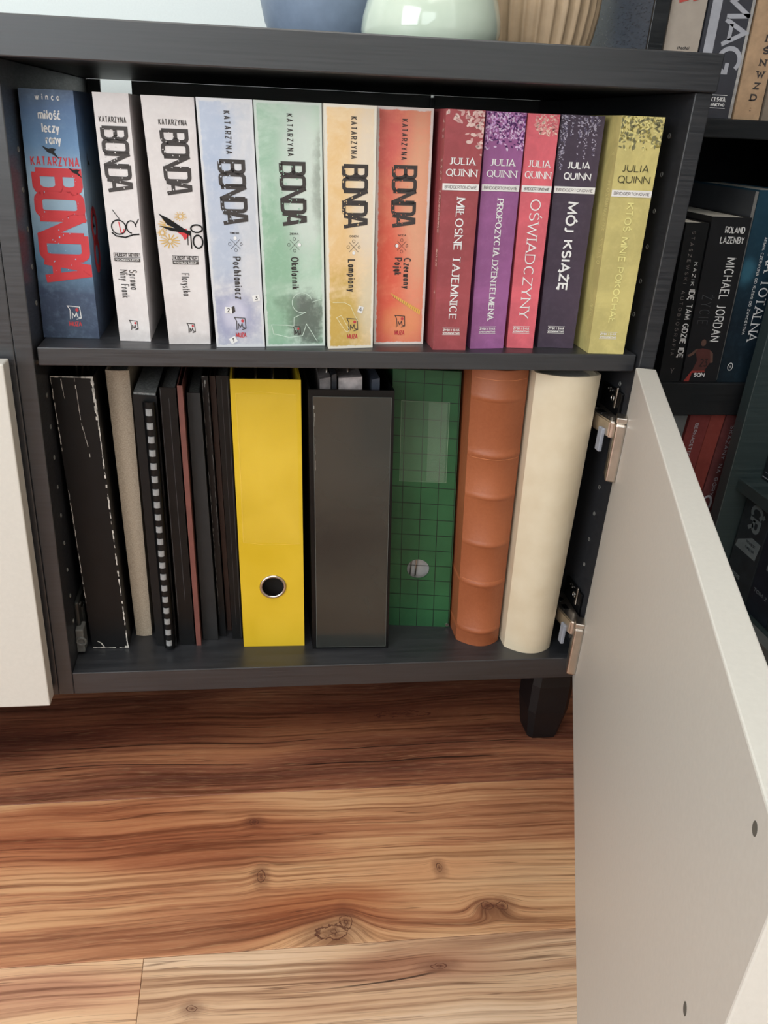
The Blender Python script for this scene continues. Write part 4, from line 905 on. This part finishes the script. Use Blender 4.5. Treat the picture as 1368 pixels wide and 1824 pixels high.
# ------------------------------------------------------------------ bookcase behind, right
bc = thing('bookcase', (80, 28, 0), 'black-brown bookcase standing behind the open door at the right', 'bookcase')
DUSTSHEEN = blackwood('dusty_foil_painted_sheen', (52, 57, 66), (84, 92, 104), .3)  # bluish sheen of the reflected wall painted into the foil colour, with some dust
for a in (58.7, 108.0-1.7): boxo('side_panel', (a, a+1.6, 15.4, 41.3, 0, 202), DUSTSHEEN, bc, bev=0); boxo('edge_strip', (a, a+1.6, 15, 15.39, 0, 202), BW2, bc, bev=.05)
boxo('back_panel', (60.35, 106.2, 40.6, 41.2, 0, 202), BW2, bc, bev=0)
for z, t in ((8.0, 1.8), (39.35, 4.0), (70.05, 1.8), (104, 1.8), (136, 1.8), (168, 1.8), (200, 1.8)):
    boxo('shelf', (60.35, 106.25, 15.02, 40.5, z, z+t), BW2, bc, bev=.08)
boxo('plinth', (60.35, 106.25, 16.5, 18, 0, 8), BW2, bc, bev=0)
Z = 71.88
def qd(xb0, xb1, xt0, xt1, h, y=15.6): return ((xb0, y), (xb1, y), (xt0, h), (xt1, h))
m = flat('greige_cover', (158, 146, 134), .6, vary=.03)
b = Book('book', 'greige book with red lettering on the top visible bookcase shelf', 'book', qd(60.75, 64.35, 60.6, 64.3, 22), Z, 14, m, .15, group=None)
d = b.decal(.03); d.text('SAŁA', 2.0, 13.6, 3.4, 1.15, .26, vert=True, gap=.2, font=BLK); d.text('EGA', .6, 12.5, 2.5, 1.1, .26, vert=True, gap=.2, font=BLK); d.done('red_lettering', flat('brick_red_ink', (168, 66, 58), .6), b.e)
d = b.decal(.03); d.text('chochol', 1.4, 6.05, 1.3, .3, .06); d.done('small_lettering', INK, b.e)
m = flat('charcoal_cover', (54, 54, 60), .5, vary=.06)
b = Book('book', 'thick charcoal book with huge pale capital letters at the top right', 'book', qd(64.6, 69.5, 64.45, 69.2, 23), Z, 15, m, .15)
LG = flat('light_grey_ink', (156, 156, 162), .6)
d = b.decal(.03); d.poly([(.35, 5.0), (1.35, 5.0), (1.35, 22.9), (.35, 22.9)]); d.text('MAG', 1.9, 11.95, 7.9, 2.7, .42, vert=True, gap=.12); d.done('large_lettering', LG, b.e)
d = b.decal(.03); d.strip([(1.3, 2.15), (3.9, 2.15)], .05); d.strip([(1.3, .95), (3.9, .95)], .05); d.text('ZYSK I S-KA', 1.4, 1.55, 2.4, .42, .09, gap=.3, serif=True); d.text('WYDAWNICTWO', 1.4, 1.1, 2.4, .3, .07, gap=.3); d.done('publisher_lettering', WHITEINK, b.e)
d = b.decal(.025); d.poly([(b.w-.35, 0.05), (b.w-.03, .05), (b.w-.03, 22.9), (b.w-.35, 22.9)]); d.done('worn_spine_edge', flat('worn_grey_paper_edge', (150, 146, 142), .8, vary=.15, scale=120), b.e)
m = flat('kraft_cover', (166, 136, 106), .7, vary=.1, scale=60)
b = Book('book', 'kraft-brown book with stacked black letters beside the charcoal book', 'book', qd(69.75, 72.6, 69.5, 72.3, 22.5), Z, 15, m, .15)
d = b.decal(.03)
for i, ch in enumerate('WOŃŚNWZD:'): d.text(ch, 1.75-.06*i, 9.25-1.07*i, .75 if ch != 'W' else .9, .66, .15, serif=True)
d.done('stacked_lettering', INK, b.e)
b = Book('book', 'faded grey-brown book at the upper right corner of the photograph', 'book', qd(72.9, 76.5, 72.8, 76.3, 22), Z, 15, flat('faded_cover', (122, 110, 96), .7), .15)
d = b.decal(.03); d.text('OPOWIESCI', .9, 20, 14, 1.2, .2, vert=True); d.done('lettering', INK, b.e)
# middle shelf
Z = 43.38
b = Book('book', 'slim black book with white title, nearest the cabinet side', 'book', qd(67.9, 70.5, 67.1, 69.75, 18.1), Z, 13.5, flat('soft_black_cover', (17, 18, 20), .45, vary=.1), .1)
d = b.decal(.03); d.text('KAZIK', 1.75, 13.9, 2.6, .42, .05, vert=True, gap=.6); d.done('author_lettering', WHITEINK, b.e); d = b.decal(.03); d.text('IDĘ TAM GDZIE IDĘ', 1.75, 10.9, 8.0, .72, .1, vert=True, gap=.4)
d.done('title_lettering', WHITEINK, b.e)
d = b.decal(.03); d.text('STASZEWSKI AUTOBIOGRAFIA', .85, 17.2, 14.0, .42, .05, vert=True, gap=1.0); d.done('side_lettering', GREYINK, b.e); d = b.decal(.03); d.text('Y', 1.2, 1.0, .5, .7, .06)
d.done('small_lettering', GREYINK, b.e)
b = Book('book', 'thick black biography with a small basketball player on the spine', 'book', qd(70.75, 75.2, 69.95, 74.6, 18.8), Z, 13.5, flat('matt_black_cover_wide', (22, 22, 25), .5, vary=.1), .1)
d = b.decal(.03); d.text('ROLAND', 1.75, 17.1, 2.3, .72, .09, gap=.35); d.text('LAZENBY', 1.4, 16.0, 2.8, .74, .09, gap=.35); d.done('author_lettering', WHITEINK, b.e); d = b.decal(.03); d.text('SQN', 1.45, .62, 1.4, .5, .11); d.done('publisher_lettering', WHITEINK, b.e); d = b.decal(.03); d.text('MICHAEL JORDAN', 2.6, 14.5, 9.6, 1.15, .12, vert=True, gap=.4)
d.done('title_lettering', WHITEINK, b.e)
d = b.decal(.03); d.text('ŻYCIE', .6, 10.3, 3.4, 1.25, .06, vert=True, gap=.6); d.done('faint_lettering', flat('faint_grey_ink', (74, 74, 78), .6), b.e)
d = b.decal(.035); d.poly([(1.05, 3.9), (1.9, 4.1), (2.9, 3.9), (3.3, 2.6), (2.7, 1.4), (1.1, 1.3), (1.5, 2.6)]); d.done('player_shirt_print', flat('dark_red_print', (78, 40, 36), .6), b.e)
d = b.decal(.037); d.disc(1.9, 4.75, .42, 12, .32); d.poly([(1.05, 3.95), (1.4, 4.05), (.9, 3.3), (.3, 3.0), (.15, 3.25), (.6, 3.5)]); d.poly([(2.9, 3.9), (3.35, 3.5), (3.55, 2.4), (3.25, 2.3), (3.1, 3.1)]); d.done('player_skin_print', flat('brown_print', (92, 66, 56), .6), b.e)
d = b.decal(.039); d.poly([(1.05, 1.35), (2.7, 1.4), (2.8, 1.2), (1.15, 1.1), (.95, .05), (.25, .05)]); d.done('player_shorts_print', flat('red_print', (142, 48, 42), .6), b.e)
d = b.decal(.041); d.text('23', 1.9, 1.85, 1.0, 1.0, .12); d.done('shirt_number', flat('black_print', (26, 20, 20), .6), b.e)
m = spine_mat('dark_teal_war_cover', (14, 28, 38), (28, 52, 66), ramp=[(0, (18, 30, 38)), (.3, (14, 26, 36)), (.6, (22, 48, 62)), (1, (30, 66, 84))], patches=[((60, 110, 130), .15, .6, .2, .06, .6, .6)])
b = Book('book', 'tall dark teal book with white lettering right of the black biography', 'book', qd(75.35, 79.2, 74.75, 79.0, 21.7), Z, 15, m, .12)
d = b.decal(.03); d.text('WOJNA TOTALNA', 2.55, 18.4, 13.4, 1.2, .16, vert=True, serif=True, gap=.3, contrast=.5); d.text('Jones', 3.6, 13.5, 2.2, .8, .1, vert=True); d.text('ARMIA CZERWONA OD KLESKI DO ZWYCIESTWA', 1.75, 16.8, 11, .32, .04, vert=True, gap=.4)
d.strip([(1.25+.32*math.cos(t), 1.9+.45*math.sin(t)) for t in [2*math.pi*i/14 for i in range(15)]], .07); d.text('n', 1.15, 1.75, .22, .4, .05)
d.done('lettering', WHITEINK, b.e)
d = b.lside(.03); d.poly([(.1, .2), (.7, .2), (.7, 21.5), (.1, 21.5)]); d.done('pale_cover_edge', flat('grey_cover_edge', (150, 148, 144), .7), b.e)
d = b.lside(.03); d.poly([(.72, .2), (14.8, .2), (14.8, 21.5), (.72, 21.5)]); d.done('cover_print', flat('grey_cover_print', (64, 66, 70), .5), b.e)
b = Book('book', 'light grey worn book half hidden behind the end panel', 'book', qd(79.6, 83.2, 79.3, 82.8, 20), Z, 14, flat('light_grey_worn_cover', (136, 138, 136), .7, vary=.1), .12)
b = Book('book', 'black glossy box set standing near the middle shelf back', 'book', ((61.0, 27), (67.4, 27), (61.0, 16), (67.4, 16)), Z, 12, flat('dull_black_cover', (28, 29, 32), .4), .1)
# lower shelf of the bookcase
Z = 9.88
b = Book('book', 'grey book left of the red books behind the white door', 'book', qd(68.9, 71.2, 70.3, 72.65, 29.2), Z, 15, flat('mid_grey_cover', (92, 94, 94), .6), .12)
RD = spine_mat('brick_red_cover', (100, 42, 40), (112, 48, 46), rough=.55)
RD2 = spine_mat('orange_red_cover', (112, 48, 42), (124, 55, 48), rough=.55)
RD3 = spine_mat('plum_red_cover', (84, 44, 44), (98, 50, 50), rough=.55)
b = Book('book', 'brick-red book with small grey lettering, left of three red books', 'book', qd(71.6, 74.0, 73.0, 75.65, 29.3), Z, 15, RD, .12)
d = b.decal(.03); d.text('BERNADETTE MCDONALD', .9, 28.2, 8.5, .42, .07, vert=True, gap=.4); d.done('lettering', LG, b.e)
b = Book('book', 'orange-red book with large grey letters, middle of three red books', 'book', qd(74.2, 76.0, 75.7, 77.55, 29.3), Z, 15, RD2, .12)
d = b.decal(.03); d.text('KUKUCZKA', .3, 19.6, 13, 1.0, .2, vert=True, gap=.5); d.done('lettering', LG, b.e)
b = Book('book', 'plum-red book with white letters beside the teal end panel', 'book', qd(76.2, 79.4, 77.7, 80.9, 29.3), Z, 15, RD3, .12)
d = b.decal(.03); d.text('SKAZANY NA GÓRY', 1.0, 27.9, 9.6, .5, .08, vert=True, gap=.5); d.done('lettering', LG, b.e)
d = b.decal(.03); d.text('ORK', .2, 18.4, 7.0, 1.5, .3, vert=True, gap=.3); d.done('large_lettering', LG, b.e)

# ------------------------------------------------------------------ bookcase on the right wall
b2 = thing('bookcase', (92, -24, 0), 'dark teal-black bookcase against the right wall, seen past the open door', 'bookcase')
boxo('side_panel', (77.35, 106, 11.5, 13.2, 0, 202), TEAL, b2, bev=.08)
boxo('side_panel', (76.7, 106, -62, -60.3, 0, 202), TEAL, b2, bev=.08)
boxo('back_panel', (106, 106.6, -62, 13.2, 0, 202), TEAL, b2, bev=0)
for z, t in ((1.5, 1.6), (31.0, 1.5), (60, 1.5), (90, 1.5), (120, 1.5), (150, 1.5), (200, 1.6)):
    boxo('shelf', (78.6, 105.95, -60.25, 11.45, z, z+t), TEAL, b2, bev=.06)
boxo('drawer_front', (78.0, 79.5, -60.2, 11.4, 3.2, 17.2), flat('grey_front_foil', (92, 94, 92), .5), b2, bev=.1)
boxo('shelf', (79.55, 105.95, -60.25, 11.45, 15.6, 17.2), TEAL, b2, bev=.05)
def wallbook(label, y0, y1, z0, h, x0, mat, cat='book'):
    # spine faces -X ; y1 is the far side
    t = thing('book', (x0+7, (y0+y1)/2, z0), label, cat)
    boxo('cover', (x0, x0+.1, y0, y1, z0, z0+h), mat, t, bev=.02)
    boxo('cover', (x0+.1, x0+14, y0, y0+.12, z0, z0+h), mat, t, bev=0); boxo('cover', (x0+.1, x0+14, y1-.12, y1, z0, z0+h), mat, t, bev=0)
    boxo('page_block', (x0+.15, x0+13.8, y0+.14, y1-.14, z0+.15, z0+h-.15), PAGES, t, bev=0)
    t_F = Decal(lambda u, v, o: Vector((x0-o, y1-u, z0+v)), .03)
    return t, (lambda: Decal(lambda u, v, o: Vector((x0-o, y1-u, z0+v)), .03))
dk = flat('dark_slate_cover', (40, 46, 50), .5, vary=.15); dk2 = flat('dark_navy_cover', (28, 34, 44), .45, vary=.15)
t, D = wallbook('dark book with bold grey letters and torn grey label, low in right bookcase', 6.0, 11.1, 17.25, 13.4, 80.2, dk)
d = D(); d.text('ĆR', 1.4, 12.9, 3.6, 2.4, .5, vert=True, gap=.2); d.poly([(.3, 6.3), (4.5, 6.3), (4.8, 8.6), (3.0, 8.7), (.5, 7.3)]); d.text('PERS', 1.0, 2.6, 1.8, .6, .15)
d.done('lettering', flat('dull_grey_ink', (112, 122, 124), .6), t)
d = Decal(lambda u, v, o: Vector((80.2-o, 11.1-u, 17.25+v)), .05); d.text('POWIESC', 2.1, 7.7, 1.9, .35, .06); d.text('THRILLER', 2.1, 7.0, 1.9, .35, .06); d.done('label_lettering', dk2, t)
t, D = wallbook('dark navy book with a narrow pale label, low in the right bookcase', 1.6, 5.8, 17.25, 13.4, 80.2, dk2)
d = D(); d.poly([(1.6, 6.5), (2.3, 6.5), (2.4, 11.6), (1.7, 11.2)]); d.text('TOM 2', .5, 3.0, 2.6, .5, .1); d.done('pale_label', flat('pale_label_paper', (112, 120, 124), .6), t)
t, D = wallbook('dark book at the far right edge, third in the low row', -3.0, 1.4, 17.25, 13.4, 80.2, dk)
t, D = wallbook('black book with pale lettering on the right bookcase, above the low row', 7.2, 11.3, 32.55, 21, 81.5, flat('near_black_cover', (26, 30, 34), .4))
d = D(); d.text('WITKOWSKI', 1.4, 20, 17, 1.5, .2, vert=True, gap=.5); d.strip([(.1, .35), (3.9, .35)], .12); d.strip([(.3, 1.0), (3.8, 1.0)], .05); d.done('lettering', LG, t)
